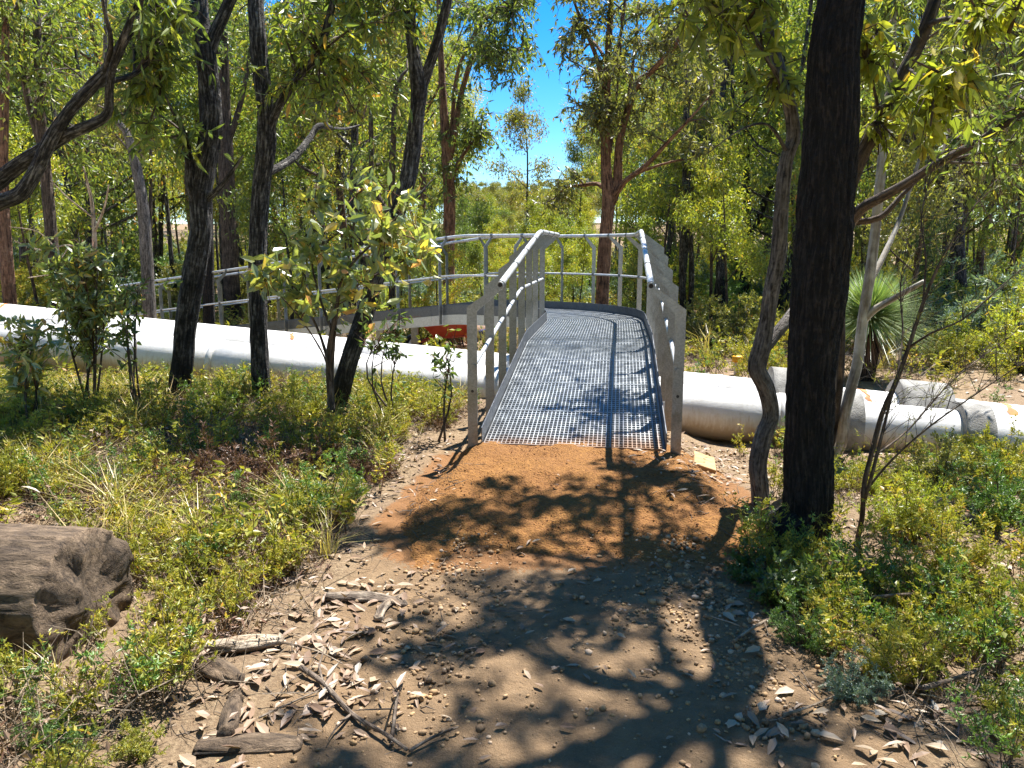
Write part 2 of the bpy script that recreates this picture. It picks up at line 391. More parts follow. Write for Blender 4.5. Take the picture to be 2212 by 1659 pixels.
STONE = mat_stone('laterite_pebble', [(0.0, (.2, .13, .075)), (.4, (.34, .225, .125)), (.8, (.48, .3, .14)), (1.0, (.56, .44, .33))])
STONE_O = mat_stone('orange_pebble', [(0.0, (.14, .05, .014)), (.5, (.25, .1, .028)), (1.0, (.36, .18, .07))])

# ------------------------------------------------------------------ the bridge's line on the ground (used by the ground too)
W2 = 0.65
B0 = np.array([.434, 5.35]); HD0 = unit(np.array([.137, 1.0]))
L1 = 5.1; RAD = 1.5; ANG = R(70); LA = RAD * ANG; L2 = 11.0; STOT = L1 + LA + L2
def bpath(s):
    """centre line: position (x,y), heading"""
    s = np.asarray(s, float)
    left = np.array([-HD0[1], HD0[0]])
    c = B0 + HD0 * L1 + left * RAD
    a = np.clip((s - L1) / RAD, 0, ANG)
    r0 = -left
    ca, sa = np.cos(a), np.sin(a)
    hd = np.stack([HD0[0] * ca - HD0[1] * sa, HD0[0] * sa + HD0[1] * ca], -1)
    rv = np.stack([r0[0] * ca - r0[1] * sa, r0[0] * sa + r0[1] * ca], -1)
    p = c + rv * RAD
    p = p + hd * np.where(s < L1, s - L1, np.where(s > L1 + LA, s - L1 - LA, 0))[..., None]
    return p, hd
def bz(s):
    s = np.asarray(s, float)
    def soft(x): return np.where(x < -.25, 0, np.where(x > .25, x, (x + .25) ** 2))
    return .13 + .15 * s - .15 * soft(s - 2.75) - .118 * soft(s - (L1 + LA + 1.0))
def bpt(s, lat, h):
    """lat > 0 to the right of the walking direction, h above the deck"""
    p, hd = bpath(s); s = np.asarray(s, float)
    q = p + np.stack([hd[..., 1], -hd[..., 0]], -1) * np.asarray(lat)[..., None] if np.ndim(lat) else p + np.stack([hd[..., 1], -hd[..., 0]], -1) * lat
    return np.concatenate([q, (bz(s) + h)[..., None]], -1)

# ------------------------------------------------------------------ ground
def gz(x, y):
    x = np.asarray(x, float); y = np.asarray(y, float)
    right = -.36 * sst(x, 1.0, 2.1) * sst(y, 4.4, 5.9)
    back = sst(y, 7.7, 9.4)
    left = .06 * sst(-x, .8, 2.5) * (1 - back)
    z = (right + left) * (1 - back) - .52 * back
    z = z + .035 * fbm(x * .6, y * .6, 11, 3) * sst(np.abs(x - .2), .7, 1.6)
    z = z + sst(y, 30, 110) * 5.0 + .5 * sst(y, 16, 40) * vn3(x * .07, y * .07, 0, 5)
    return z
def mound_z(x, y):
    xc = .10 + .065 * y
    top = .125 * sst(y, 3.35, 5.0) - .035 * (1 - sst(y, 3.15, 4.0))
    half = .62 + .18 * sst(5.35 - y, 0, 1.2) + .07 * vn3(y * 1.7, 3.3, 0, 3)
    e = np.maximum(0, np.abs(x - xc) - half)
    endd = np.maximum(0, y - 5.5)
    z = top - .62 * np.sqrt(e * e + .01) + .062 - .75 * endd
    return z
def path_mask(x, y):
    xc = .05 + .075 * y
    return (1 - sst(np.abs(x - xc), .75, 1.35)) * (1 - sst(y, 5.6, 6.6))
def axis(a0, a1, fine, lo, hi, grow):
    c = list(np.arange(a0, a1 + 1e-6, fine)); st = fine; v = a0
    while v > lo: st *= grow; v -= st; c.insert(0, v)
    st = fine; v = a1
    while v < hi: st *= grow; v += st; c.append(v)
    return np.array(c)
def grid(G, xs, ys, zf, keep=None, **attr):
    X, Y = np.meshgrid(xs, ys); Z = zf(X, Y)
    V = np.stack([X, Y, Z], -1).reshape(-1, 3); nx = len(xs); ny = len(ys)
    i = np.arange(ny - 1)[:, None] * nx; j = np.arange(nx - 1)[None]
    Q = np.stack([i + j, i + j + 1, i + nx + j + 1, i + nx + j], -1).reshape(-1, 4)
    if keep is not None:
        k = keep(X, Y).reshape(-1); Q = Q[k[Q].any(1)]
        used = np.unique(Q); mp = np.zeros(len(V), np.int64); mp[used] = np.arange(len(used)); V = V[used]; Q = mp[Q]
        X = V[:, 0]; Y = V[:, 1]
    G.add(V, Q=Q, **{k: f(X, Y).reshape(-1) for k, f in attr.items()})
G = Geo()
def ground_detail(x, y):
    near = (1 - sst(y, 8, 12)) * (1 - sst(np.abs(x), 4, 6))
    pm = path_mask(x, y)
    return gz(x, y) + near * (.010 * fbm(x * 7, y * 7, 21, 3) * (1.3 - pm) + .006 * fbm(x * 24, y * 24, 31, 2))
grid(G, axis(-3.6, 3.6, .03, -260, 260, 1.12), axis(1.6, 7.4, .03, -30, 420, 1.1), ground_detail, path=path_mask, dust=lambda x, y: sst(mound_z(x, y) - gz(x, y) + .02 * vn3(x * 9, y * 9, 0, 8), -.2, .03) * sst(y, 3.0, 3.9) * (y < 6.3))
ground = obj('ground', G, GROUND, smooth=True, kind='structure')
G = Geo()
grid(G, np.arange(-1.2, 2.4, .022), np.arange(3.0, 6.2, .022),
     lambda x, y: mound_z(x, y) + .012 * vn3(x * 4.5, y * 3.5, 0, 45) + .009 * fbm(x * 9, y * 9, 41, 3) + .006 * fbm(x * 32, y * 32, 43, 2),
     keep=lambda x, y: mound_z(x, y) > gz(x, y) - .05)
mound = obj('gravel_path', G, MOUND, smooth=True, kind='structure')
def top_z(x, y): return np.maximum(gz(x, y), np.where((np.abs(x - .5) < 1.6) & (y > 3) & (y < 6.1), mound_z(x, y), -9))

# ------------------------------------------------------------------ footbridge
bridge = thing('footbridge', 'galvanised steel footbridge with mesh deck curving left over the white pipes', 'footbridge', (B0[0], B0[1], 0))
def bpart(name, G, mat, parent=None, smooth=False, kind=None):
    o = obj(name, G, mat, None, smooth, kind); o.parent = parent or bridge
    if parent is None: o.matrix_parent_inverse = Matrix.Translation(-Vector(bridge.location))
    return o
def sweep(G, ss, prof):
    """closed profile of (lat, h) swept along the bridge line"""
    prof = np.asarray(prof, float); m = len(prof); n = len(ss)
    V = np.stack([bpt(ss, np.full(n, a), b) for a, b in prof], 1).reshape(-1, 3)
    i = np.arange(n - 1)[:, None] * m; j = np.arange(m)[None]; j2 = (j + 1) % m
    G.add(V, Q=np.concatenate([np.stack([i + j, i + j2, i + m + j2, i + m + j], -1).reshape(-1, 4)] +
                              ([[[3, 2, 1, 0], [(n - 1) * m, (n - 1) * m + 1, (n - 1) * m + 2, (n - 1) * m + 3]]] if m == 4 else [])))
def srange(a, b, st=.12):
    n = max(2, int((b - a) / st) + 1); return np.linspace(a, b, n)
# deck: one panel of grating after another, bearing bars along, thin bars across
PANEL = .70; k = 0; s = 0.0
while s < STOT - .05:
    e = min(s + PANEL, STOT); a0, b0 = s + .004, e - .004
    G = Geo(); ss = srange(a0, b0, .18 if L1 - .7 < s < L1 + LA + .2 else .36)
    for hw in (-W2 + .006, W2 - .006): sweep(G, ss, [(hw - .004, -.028), (hw + .004, -.028), (hw + .004, .001), (hw - .004, .001)])
    for q in (a0 + .004, b0 - .004):
        sweep(G, np.array([q - .004, q + .004]), [(-W2 + .011, -.028), (W2 - .011, -.028), (W2 - .011, .001), (-W2 + .011, .001)])
    pan = bpart('grating_panel', G, GRATE)
    G = Geo(); lats = np.linspace(-W2 + .035, W2 - .035, 40)
    for l in lats: sweep(G, ss, [(l - .0036, -.020), (l + .0036, -.020), (l + .0036, -.001), (l - .0036, -.001)])
    for q in np.linspace(a0, b0, 16)[1:-1]:
        sweep(G, np.array([q - .0042, q + .0042]), [(-W2 + .012, -.036), (W2 - .012, -.036), (W2 - .012, -.0015), (-W2 + .012, -.0015)])
    bpart('grating_bars', G, GRATE, pan, kind='stuff')
    s = e; k += 1
for sd in (-1, 1):
    ss = srange(0, STOT, .15)
    s = 0.0
    while s < STOT - .05:
        e = min(s + 2.1, STOT)
        G = Geo(); sweep(G, srange(s + .003, e - .003, .15), [(sd * (W2 + .008), -.03), (sd * (W2 + .015), -.03), (sd * (W2 + .015), .115), (sd * (W2 + .008), .115)]); bpart('kick_plate', G, KICK_SHADED)
        G = Geo(); sweep(G, srange(s + .003, e - .003, .15), [(sd * (W2 + .004), -.178), (sd * (W2 + .014), -.178), (sd * (W2 + .014), -.034), (sd * (W2 + .004), -.034)])
        sweep(G, srange(s + .003, e - .003, .15), [(sd * (W2 - .07), -.186), (sd * (W2 + .020), -.186), (sd * (W2 + .020), -.1785), (sd * (W2 - .07), -.1785)])
        bpart('edge_beam', G, GALV_LIT); s = e
    G = Geo(); c = bpt(srange(-.02, STOT + .3, .12), np.full(len(srange(-.02, STOT + .3, .12)), sd * .52), 1.15)
    tube(G, np.concatenate([c, np.full((len(c), 1), .024)], 1), 12, raw=True, caps=False); hr = bpart('handrail', G, GALV_LIT, smooth=True)
    G = Geo(); c = bpt(np.array([-.021, .05]), np.full(2, sd * .52), 1.15); tube(G, np.concatenate([c, np.full((2, 1), .015)], 1), 12, raw=True); bpart('pipe_bore_shade', G, BLACKM, hr)  # black plug paints the shade inside the open rail end
    G = Geo(); c = bpt(srange(0, STOT + .05, .12), np.full(len(srange(0, STOT + .05, .12)), sd * (W2 + .070)), .56)
    tube(G, np.concatenate([c, np.full((len(c), 1), .0165)], 1), 10, raw=True); bpart('mid_rail', G, GALV_LIT, smooth=True)
# cross members
for s in np.arange(.35, STOT, 1.4):
    G = Geo(); sweep(G, np.array([s - .03, s + .03]), [(-W2 + .002, -.10), (W2 - .002, -.10), (W2 - .002, -.032), (-W2 + .002, -.032)]); bpart('cross_beam', G, GALV)
# posts: flat plates, upright and then cranked inwards to the handrail
def post_mesh(sd, low):
    G = Geo(); t = .005
    o = W2 + .042
    prof = np.array([(o, low), (o + .07, low), (o + .07, 1.005), (.505, 1.135), (.54, 1.175 - .022), (o + .115 - .07, 1.045)])
    prof = np.array([(o, low), (o + .072, low), (o + .072, .985), (.535, 1.15), (.505, 1.12), (o, .955)])
    V = np.concatenate([np.stack([np.full(6, -t), sd * prof[:, 0], prof[:, 1]], -1), np.stack([np.full(6, t), sd * prof[:, 0], prof[:, 1]], -1)])
    Q = [[i, (i + 1) % 6, 6 + (i + 1) % 6, 6 + i] for i in range(6)] + [[5, 2, 1, 0], [5, 4, 3, 2], [6, 7, 8, 11], [8, 9, 10, 11]]
    G.add(V, Q=Q)
    for (l, h, r) in ((.52, 1.15, .028), (W2 + .070, .56, .0205)):
        tube(G, [(-.022, sd * l, h, r), (.022, sd * l, h, r)], 12, 1, raw=True, caps=True)
    me = G.mesh('post'); me.materials.append(GALV); return me
PM = {(sd, lw): post_mesh(sd, lw) for sd in (-1, 1) for lw in (-.12, -.17)}
G = Geo(); tube(G, [(-.0062, 0, 0, .011), (.0062, 0, 0, .011)], 10, 1, raw=True); BOLT = G.mesh('bolt_hole_shade'); BOLT.materials.append(BLACKM)  # black disc painted for the shade in a drilled hole
for sd in (-1, 1):
    slist = [.012] + list(np.arange(.78, L1 - .2, .70))
    arc_r = RAD + sd * W2; n_arc = 5 if sd > 0 else 3
    slist += list(np.linspace(L1 + .1, L1 + LA - .1, n_arc)) + list(np.arange(L1 + LA + .45, STOT + .1, .80))
    slist[-1] = STOT - .02
    for i, s in enumerate(slist):
        p, hd = bpath(np.array([s])); z = float(bz(np.array([s]))[0])
        o = link('post', PM[(sd, -.12 if i == 0 else -.17)]); o.parent = bridge
        # plate local axes: x along the walk, y to the right, z up
        o.location = Vector((p[0][0], p[0][1], z)) - Vector(bridge.location)
        a = math.atan2(hd[0][1], hd[0][0])
        m = Matrix(((hd[0][0], hd[0][1], 0), (hd[0][1], -hd[0][0], 0), (0, 0, 1)))
        o.rotation_euler = (0, 0, 0); o.matrix_basis = Matrix.Translation(o.location) @ m.to_4x4()
        if i == 0:
            b = link('bolt_hole_shade', BOLT); b.parent = o; b.location = (0, sd * (W2 + .078), .38)
# piers
for s, w in ((3.4, .1), (4.9, .1), (L1 + LA + .1, .1), (L1 + LA + 2.6, .12), (L1 + LA + 5.0, .1)):
    for sd in (-1, 1):
        p = bpt(np.array([s]), np.array([sd * .5]), 0)[0]; g0 = float(gz(p[0], p[1])) - .1
        G = Geo(); G.box((p[0], p[1], (g0 + p[2] - .188) / 2), (w, w, p[2] - .188 - g0)); pr = bpart('pier', G, GALV)
        G = Geo(); G.box((p[0], p[1], g0 + .125), (w + .22, w + .22, .05)); bpart('pier_foot', G, CONC, pr)

# ------------------------------------------------------------------ pipelines
def pipe_axis(front):
    """axis points from left to right, height read from the photograph's silhouettes"""
    out = []
    for x, yt, D in (((-420, 652, 10.0), (0, 692, 9.15), (424, 730, 8.55), (989, 781, 7.95), (1473, 830, 7.55), (1870, 868, 7.25), (2300, 912, 6.95)) if front else
                     ((-420, 615, 10.7), (0, 655, 9.9), (424, 697, 9.3), (989, 755, 8.72), (1473, 798, 8.32), (1870, 842, 8.05), (2300, 890, 7.8))):
        p = P(x, yt, D); p[2] -= PR; out.append(p)
    # the run continues straight on both sides
    a = out[0] + (out[0] - out[1]) / np.linalg.norm(out[0] - out[1]) * 14
    b = out[-1] + (out[-1] - out[-2]) / np.linalg.norm(out[-1] - out[-2]) * 10
    return np.array([a] + out + [b])
PR = .265
def fit_line(pts):
    # straight lines through the sighted points: x -> (y, z)
    A = np.stack([np.ones(len(pts)), pts[:, 0]], 1); k = pts[1:-1]
    Ak = np.stack([np.ones(len(k)), k[:, 0]], 1)
    cy_, _, _, _ = np.linalg.lstsq(Ak, k[:, 1], rcond=None); cz_, _, _, _ = np.linalg.lstsq(Ak, k[:, 2], rcond=None)
    return lambda x: np.array([x, cy_[0] + cy_[1] * x, cz_[0] + cz_[1] * x])
LF = fit_line(pipe_axis(True)); LR = fit_line(pipe_axis(False))
def pipe_run(line, x0, x1, r, name, parent, mat, sides=48, step=.5):
    xs = np.linspace(x0, x1, max(2, int(abs(x1 - x0) / step)))
    c = np.array([np.append(line(x), r) for x in xs]); G = Geo()
    ph = np.arange(sides) * 2 * math.pi / sides
    tube(G, c, sides, raw=True)
    d, n, b = frames(c[:, :3])
    low = (0.5 - 0.5 * (np.cos(ph)[None, :, None] * n[:, None] + np.sin(ph)[None, :, None] * b[:, None])[..., 2]).reshape(-1)
    G.A['low'] = [(0, np.concatenate([low, [.5, .5]]))]
    o = obj(name, G, mat, None, True)
    if parent is not None: o.parent = parent; o.matrix_parent_inverse = Matrix.Translation(-Vector(parent.location))
    return o
def xat(line, px):
    lo, hi = -30., 20.
    for _ in range(60):
        m = (lo + hi) / 2; q = line(m); x = 1106 + q[0] / q[1] * F
        if x < px: lo = m
        else: hi = m
    return lo
def pipeline(line, label, joints, bands):
    root = thing('pipeline', label, 'pipeline', tuple(line(0) - np.array([0, 0, PR])))
    xs = [-26.] + [xat(line, j) for j in joints] + [16.]
    for a, b in zip(xs[:-1], xs[1:]): pipe_run(line, a + .003, b - .003, PR, 'pipe_section', root, PIPE)
    for j in joints: pipe_run(line, xat(line, j) - .035, xat(line, j) + .035, PR + .006, 'joint_ring', root, PIPE, step=.05)
    return root
front = pipeline(LF, 'front white painted steel pipeline running under the footbridge ramp', (-300, 470, 1240, 1700), ())
rear = pipeline(LR, 'rear white steel pipeline with rust marks, running behind the front pipe', (-100, 780, 1560, 2120), ())
def band(line, root, px, w, a0, a1, r, mat=RUST):
    """a daub of rust-coloured primer round part of the pipe (angles from straight up, towards the viewer positive)"""
    x = xat(line, px); G = Geo(); n = 10; V = []
    rg = np.random.default_rng(int(px))
    for i, a in enumerate(np.linspace(R(a0), R(a1), n)):
        ww = w * (1 + rg.uniform(-.6, .3)); sh = rg.uniform(-.018, .018)
        for q in (-ww / 2 + sh, ww / 2 + sh):
            p = line(x + q + .02 * i / n); V.append(p + r * np.array([0, -math.sin(a), math.cos(a)]))
    G.add(V, Q=[[2 * i, 2 * i + 1, 2 * i + 3, 2 * i + 2] for i in range(n - 1)])
    o = obj('primer_band', G, mat, None, True); o.parent = root; o.matrix_parent_inverse = Matrix.Translation(-Vector(root.location))
for px, w, a0, a1 in ((14, .05, -10, 30), (632, .04, 5, 40), (800, .035, -20, 5), (1872, .07, -25, 58), (2190, .09, -10, 60)):
    band(LR, rear, px, w, a0, a1, PR + .004)
def collar(line, px0, px1, r, label, base=True, name='concrete_collar'):
    x0, x1 = xat(line, px0), xat(line, px1); xc = (x0 + x1) / 2; c = line(xc)
    g0 = min(float(gz(xc, c[1])), c[2] - PR) - .12
    root = thing(name, label, 'concrete collar', (c[0], c[1], g0))
    pl = lambda o: (setattr(o, 'parent', root), setattr(o, 'matrix_parent_inverse', Matrix.Translation(-Vector(root.location))))
    xs = np.linspace(x0, x1, 8); cc = np.array([np.append(line(x), r) for x in xs])
    G = Geo(); tube(G, cc, 40, raw=True, rough=.006, kphi=4, ks=9); o = obj('ring', G, CONC, None, True); pl(o)
    for p in o.data.polygons:
        if len(p.vertices) == 3: p.use_smooth = False
    if base:
        d = unit(line(1) - line(0)); ny = np.array([-d[1], d[0], 0]); M = np.stack([d, ny, np.cross(d, ny)], 1)
        G = Geo(); hb = c[2] - r * .55 - g0
        G.box((c[0], c[1], g0 + hb / 2), (abs(x1 - x0) * 1.04, r * 2.06, hb), M); o = obj('base_block', G, CONC); pl(o)
        bv = o.modifiers.new('b', 'BEVEL'); bv.width = .015; bv.segments = 2
    return root
collar(LF, 1775, 1868, PR + .085, 'rough concrete collar on the front pipe beside the charred trunk')
collar(LF, 2085, 2150, PR + .085, 'shaded concrete collar on the front pipe among the right hand bushes')
collar(LR, 1668, 1745, PR + .15, 'pale concrete collar on the rear pipe, left of the charred trunk')
collar(LR, 1945, 2055, PR + .15, 'wide weathered concrete collar on the rear pipe at the right')
x_ = xat(LF, 1012); q = LF(x_); G = Geo(); hb = q[2] - PR * .8 + .3
G.add(np.concatenate([[[sx * (.16 - .05 * t), sy * (.30 - .08 * t), t * hb] for sx, sy in ((-1, -1), (1, -1), (1, 1), (-1, 1))] for t in (0, 1)]), Q=[[3, 2, 1, 0], [0, 1, 5, 4], [1, 2, 6, 5], [2, 3, 7, 6], [3, 0, 4, 7], [4, 5, 6, 7]])
o = obj('concrete_cradle', G, CONC); o.location = (q[0], q[1] - .03, -.3); bv = o.modifiers.new('b', 'BEVEL'); bv.width = .015
tag(o, 'low concrete cradle under the front pipe by the ramp foot', 'concrete cradle')

# ------------------------------------------------------------------ near trees, each built along its own limbs
class Tree:
    def __init__(s, name, label, cat, base, bark, leaf, seed, twig=TWIG, group=None):
        s.root = thing(name, label, cat, tuple(base), group); s.base = np.asarray(base, float)
        s.W = Geo(); s.T = Geo(); s.L = Geo(); s.bark = bark; s.leaf = leaf; s.twig = twig
        s.rg = np.random.default_rng(seed); s.seed = seed; s.tips = []
    def limb(s, pts, sides=20, step=.05, rough=.09, lump=.1, kphi=3.2, ks=2.2):
        p = np.asarray(pts, float).copy(); p[:, :3] -= s.base
        tube(s.W, p, sides, step, rough, s.seed, kphi, ks, lump=lump); s.seed += 1
    def limb_px(s, pts, **k):
        """rows: pixel x, pixel y, distance, width in pixels"""
        s.limb([np.append(P(x, y, D), w / 2 / F * D) for x, y, D, w in pts], **k)
    def spray(s, a, b, r=.012, twigs=9, tl=.35, leaves=11, L=.1, W=.03, droop=.75, full=True, sag=.12):
        """a leafy branchlet from a to b with drooping twigs"""
        rg = s.rg; a = np.asarray(a, float) - s.base; b = np.asarray(b, float) - s.base
        m = (a + b) / 2 + rg.normal(size=3) * .08 * np.linalg.norm(b - a) + np.array([0, 0, sag * np.linalg.norm(b - a)])
        c = catmull([np.append(a, r), np.append(m, r * .65), np.append(b, r * .3)], .12)
        tube(s.T, c, 5, raw=True)
        P0, Dr, Rn = [], [], []
        for _ in range(twigs):
            t = rg.uniform(.3, 1.0); i = min(int(t * (len(c) - 1)), len(c) - 1); q = c[i, :3]
            d = unit(rg.normal(size=3) * np.array([1, 1, .6]) + unit(b - a) * .6); l = tl * rg.uniform(.5, 1.2)
            e = q + d * l + np.array([0, 0, -droop * l * .55]); mid = q + d * l * .55
            cc = catmull([np.append(q, r * .35), np.append(mid, r * .25), np.append(e, r * .12)], .1)
            tube(s.T, cc, 3, raw=True, caps=False)
            k = rg.poisson(leaves)
            tt = rg.uniform(.15, 1.0, k); ii = (tt * (len(cc) - 1)).astype(int)
            P0.append(cc[ii, :3] + rg.normal(size=(k, 3)) * .012)
            Dr.append(rg.normal(size=(k, 3)) * .75 + np.array([0, 0, -droop]) + d * .35)
            Rn.append(np.clip(rg.beta(2, 2.6, k) + rg.uniform(-.12, .12), 0, 1))
        P0 = np.concatenate(P0); Dr = np.concatenate(Dr); Rn = np.concatenate(Rn); N = len(P0)
        (leaf_full if full else leaf_kites)(s.L, P0, Dr, L * rg.uniform(.65, 1.2, N), W * rg.uniform(.7, 1.2, N), Rn, rg)
    def done(s, trunk='trunk', crown='crown'):
        if s.W.n: obj(trunk, s.W, s.bark, s.root, True)
        if s.T.n: obj('twigs', s.T, s.twig, s.root, True, 'stuff')
        if s.L.n: obj(crown, s.L, s.leaf, s.root, False, 'stuff')
        return s.root
def foot(x, D, dz=-.08):
    """ground point under pixel column x at distance D (approx.)"""
    X = (x - 1106) / F * D; return np.array([X, D, float(gz(X, D)) + dz])
def box_sprays(t, n, x0, x1, y0, y1, D0, D1, src, **k):
    """sprays whose tips lie in a screen box at real distances, fed from the given wood points"""
    for _ in range(n):
        e = P(t.rg.uniform(x0, x1), t.rg.uniform(y0, y1), t.rg.uniform(D0, D1))
        sp = np.array([q for q in src]); i = np.argmin(np.linalg.norm(sp - e, axis=1) * t.rg.uniform(.7, 1.3, len(sp)))
        t.spray(sp[i], e, **k)
def ball_sprays(t, n, c, rad, src, **k):
    for _ in range(n):
        d = unit(t.rg.normal(size=3)) * rad * t.rg.uniform(.35, 1) ** .6
        t.spray(src, np.asarray(c) + d, **k)

# charred trunk, right foreground
b = foot(1742, 3.9, -.1)
T = Tree('charred_tree', 'big upright tree with charred black trunk right of the bridge ramp', 'tree', b, BARK_BLACK, LEAF_EUC, 11)
T.limb([np.append(b, .20), np.append(b + (0, .0, .14), .158), np.append(P(1743, 1130, 3.92), .131), np.append(P(1751, 830, 3.95), .118), np.append(P(1770, 600, 4.0), .134), np.append(P(1793, 300, 4.05), .128), np.append(P(1817, 0, 4.12), .113),
        (1.98, 4.3, 4.2, .105), (2.05, 4.45, 5.2, .09), (2.0, 4.7, 6.3, .06)], sides=110, step=.016, rough=.075, kphi=11, ks=12, lump=.06)
for e in ((1.2, 4.4, 6.2), (2.5, 5.0, 6.9), (1.9, 5.8, 7.0), (2.4, 3.8, 6.6), (1.5, 5.1, 5.6), (2.1, 4.9, 7.2), (2.6, 4.6, 5.8), (1.7, 4.0, 6.9), (2.3, 5.6, 6.2)):
    T.limb([(2.05, 4.45, 5.0, .04), tuple((np.array(e) + (2.05, 4.45, 5.2)) / 2 + (0, 0, .2)) + (.035,), e + (.02,)], sides=8, step=.15)
    ball_sprays(T, 6, e, .85, e, twigs=8, leaves=8, L=.14, W=.046, full=False)
CHARRED = T; T.done()

# sinuous grey tree beside it
b = foot(1640, 4.45, -.05)
T = Tree('sinuous_tree', 'slender sinuous grey tree twisting up left of the charred trunk', 'tree', b, BARK_TESS, LEAF_YEL, 21)
px = [(1644, 1150, 4.42, 44), (1641, 1058, 4.45, 40), (1637, 1003, 4.46, 40), (1649, 941, 4.48, 40), (1665, 898, 4.5, 36), (1655, 840, 4.5, 38), (1635, 796, 4.5, 40), (1644, 756, 4.5, 40),
      (1657, 694, 4.5, 32), (1664, 640, 4.5, 32), (1681, 549, 4.5, 32), (1688, 450, 4.5, 30), (1698, 350, 4.52, 28), (1713, 300, 4.55, 28), (1708, 240, 4.55, 27), (1688, 165, 4.55, 24), (1671, 100, 4.6, 22), (1661, 0, 4.6, 19)]
T.limb([np.append(b, .062)] + [np.append(P(x, y, D), w / 2 / F * D) for x, y, D, w in px] + [(1.75, 4.9, 3.7, .03), (1.8, 5.4, 4.6, .02)], sides=36, step=.03, rough=.07, kphi=5, ks=7, lump=.1)
T.limb_px([(1652, 752, 4.5, 26), (1672, 728, 4.55, 24), (1700, 692, 4.62, 22), (1760, 600, 4.9, 16), (1800, 480, 5.2, 12)], sides=16)
T.limb_px([(1708, 235, 4.55, 14), (1690, 180, 4.5, 13), (1650, 115, 4.45, 10), (1610, 50, 4.4, 8), (1575, -10, 4.4, 7), (1540, -80, 4.5, 5)], sides=10)
T.limb_px([(1700, 330, 4.52, 9), (1660, 270, 4.4, 6), (1600, 280, 4.3, 4), (1530, 330, 4.3, 2)], sides=6, rough=.02)
src = [P(1610, 50, 4.4), P(1650, 115, 4.45), P(1661, 0, 4.6), P(1575, -10, 4.4), P(1688, 165, 4.55)]
box_sprays(T, 10, 1420, 1700, -40, 90, 3.9, 5.2, src, twigs=7, leaves=8, tl=.3, L=.12, W=.034)
box_sprays(T, 4, 1640, 1730, 130, 260, 4.2, 5.0, src, twigs=5, leaves=7, tl=.25, L=.11, W=.032)
for e in ((1.7, 6.4, 5.4), (2.3, 6.9, 5.6), (1.0, 6.3, 5.9), (1.9, 5.4, 5.0), (2.0, 7.75, 4.35)):
    T.limb([(1.8, 5.4, 4.6, .025), e + (.012,)], sides=6, step=.3)
    ball_sprays(T, 9, e, .7, e, twigs=8, leaves=9, L=.13, W=.042, full=False)
T.done()

# pale slim trunk in front of the right-hand collar
b = foot(1812, 6.75, -.05)
T = Tree('pale_tree', 'thin pale barked tree in front of the concrete collar', 'tree', b, BARK_PALE, LEAF_EUC, 31)
T.limb([np.append(b, .05)] + [np.append(P(x, y, D), w / 2 / F * D) for x, y, D, w in [(1817, 960, 6.75, 24), (1824, 900, 6.75, 23), (1838, 840, 6.75, 23), (1852, 785, 6.75, 23), (1860, 720, 6.75, 22), (1868, 660, 6.75, 22), (1878, 600, 6.75, 22), (1890, 500, 6.8, 20), (1898, 420, 6.8, 19), (1908, 325, 6.85, 18), (1925, 180, 6.9, 15), (1930, 0, 7.0, 12), (1935, -200, 7.2, 9)]], sides=24, step=.05, rough=.03)
T.limb_px([(1868, 690, 6.75, 16), (1890, 668, 6.7, 15), (1930, 645, 6.6, 13), (1965, 625, 6.5, 11), (1996, 608, 6.4, 10)], sides=12, rough=.03)
T.limb_px([(1878, 610, 6.75, 14), (1905, 560, 6.9, 12), (1945, 470, 7.1, 9), (1990, 330, 7.3, 6)], sides=10, rough=.03)
box_sprays(T, 16, 1850, 2080, -60, 200, 6.5, 8.0, [P(1925, 180, 6.9), P(1930, 0, 7.0), P(1990, 330, 7.3)], twigs=7, leaves=8, L=.11, W=.03, full=False)
T.done()

# reddish tree behind the charred trunk, one long limb to the right
b = foot(1800, 7.0, -.05)
T = Tree('leaning_tree', 'reddish barked tree behind the charred trunk with a long limb reaching right', 'tree', b, BARK_BROWN, LEAF_EUC, 41)
T.limb([np.append(b, .085)] + [np.append(P(x, y, D), w / 2 / F * D) for x, y, D, w in [(1806, 820, 6.6, 30), (1812, 650, 6.3, 28), (1826, 520, 6.1, 26), (1832, 480, 6.0, 26)]], sides=20)
T.limb_px([(1828, 495, 6.02, 26), (1860, 452, 5.9, 24), (1906, 425, 5.8, 22), (1960, 395, 5.7, 20), (2031, 350, 5.6, 19), (2106, 310, 5.5, 17), (2160, 275, 5.4, 15), (2230, 235, 5.3, 14), (2400, 120, 5.2, 9)], sides=20, rough=.06)
T.limb_px([(1840, 480, 6.0, 15), (1900, 470, 5.9, 14), (1950, 420, 5.9, 11), (1980, 390, 5.9, 8)], sides=10)
T.limb_px([(1830, 490, 6.0, 20), (1838, 400, 6.2, 17), (1880, 280, 6.4, 13), (1960, 120, 6.8, 8)], sides=10)
src = [P(2106, 310, 5.5), P(2230, 235, 5.3), P(2031, 350, 5.6), P(1960, 120, 6.8), P(2400, 120, 5.2)]
box_sprays(T, 10, 2060, 2240, 150, 330, 4.8, 6.4, src, twigs=7, leaves=8, L=.1, W=.03, full=False)
box_sprays(T, 10, 2150, 2300, 380, 520, 5.2, 7.5, src, twigs=7, leaves=8, L=.1, W=.03, full=False)
T.done()

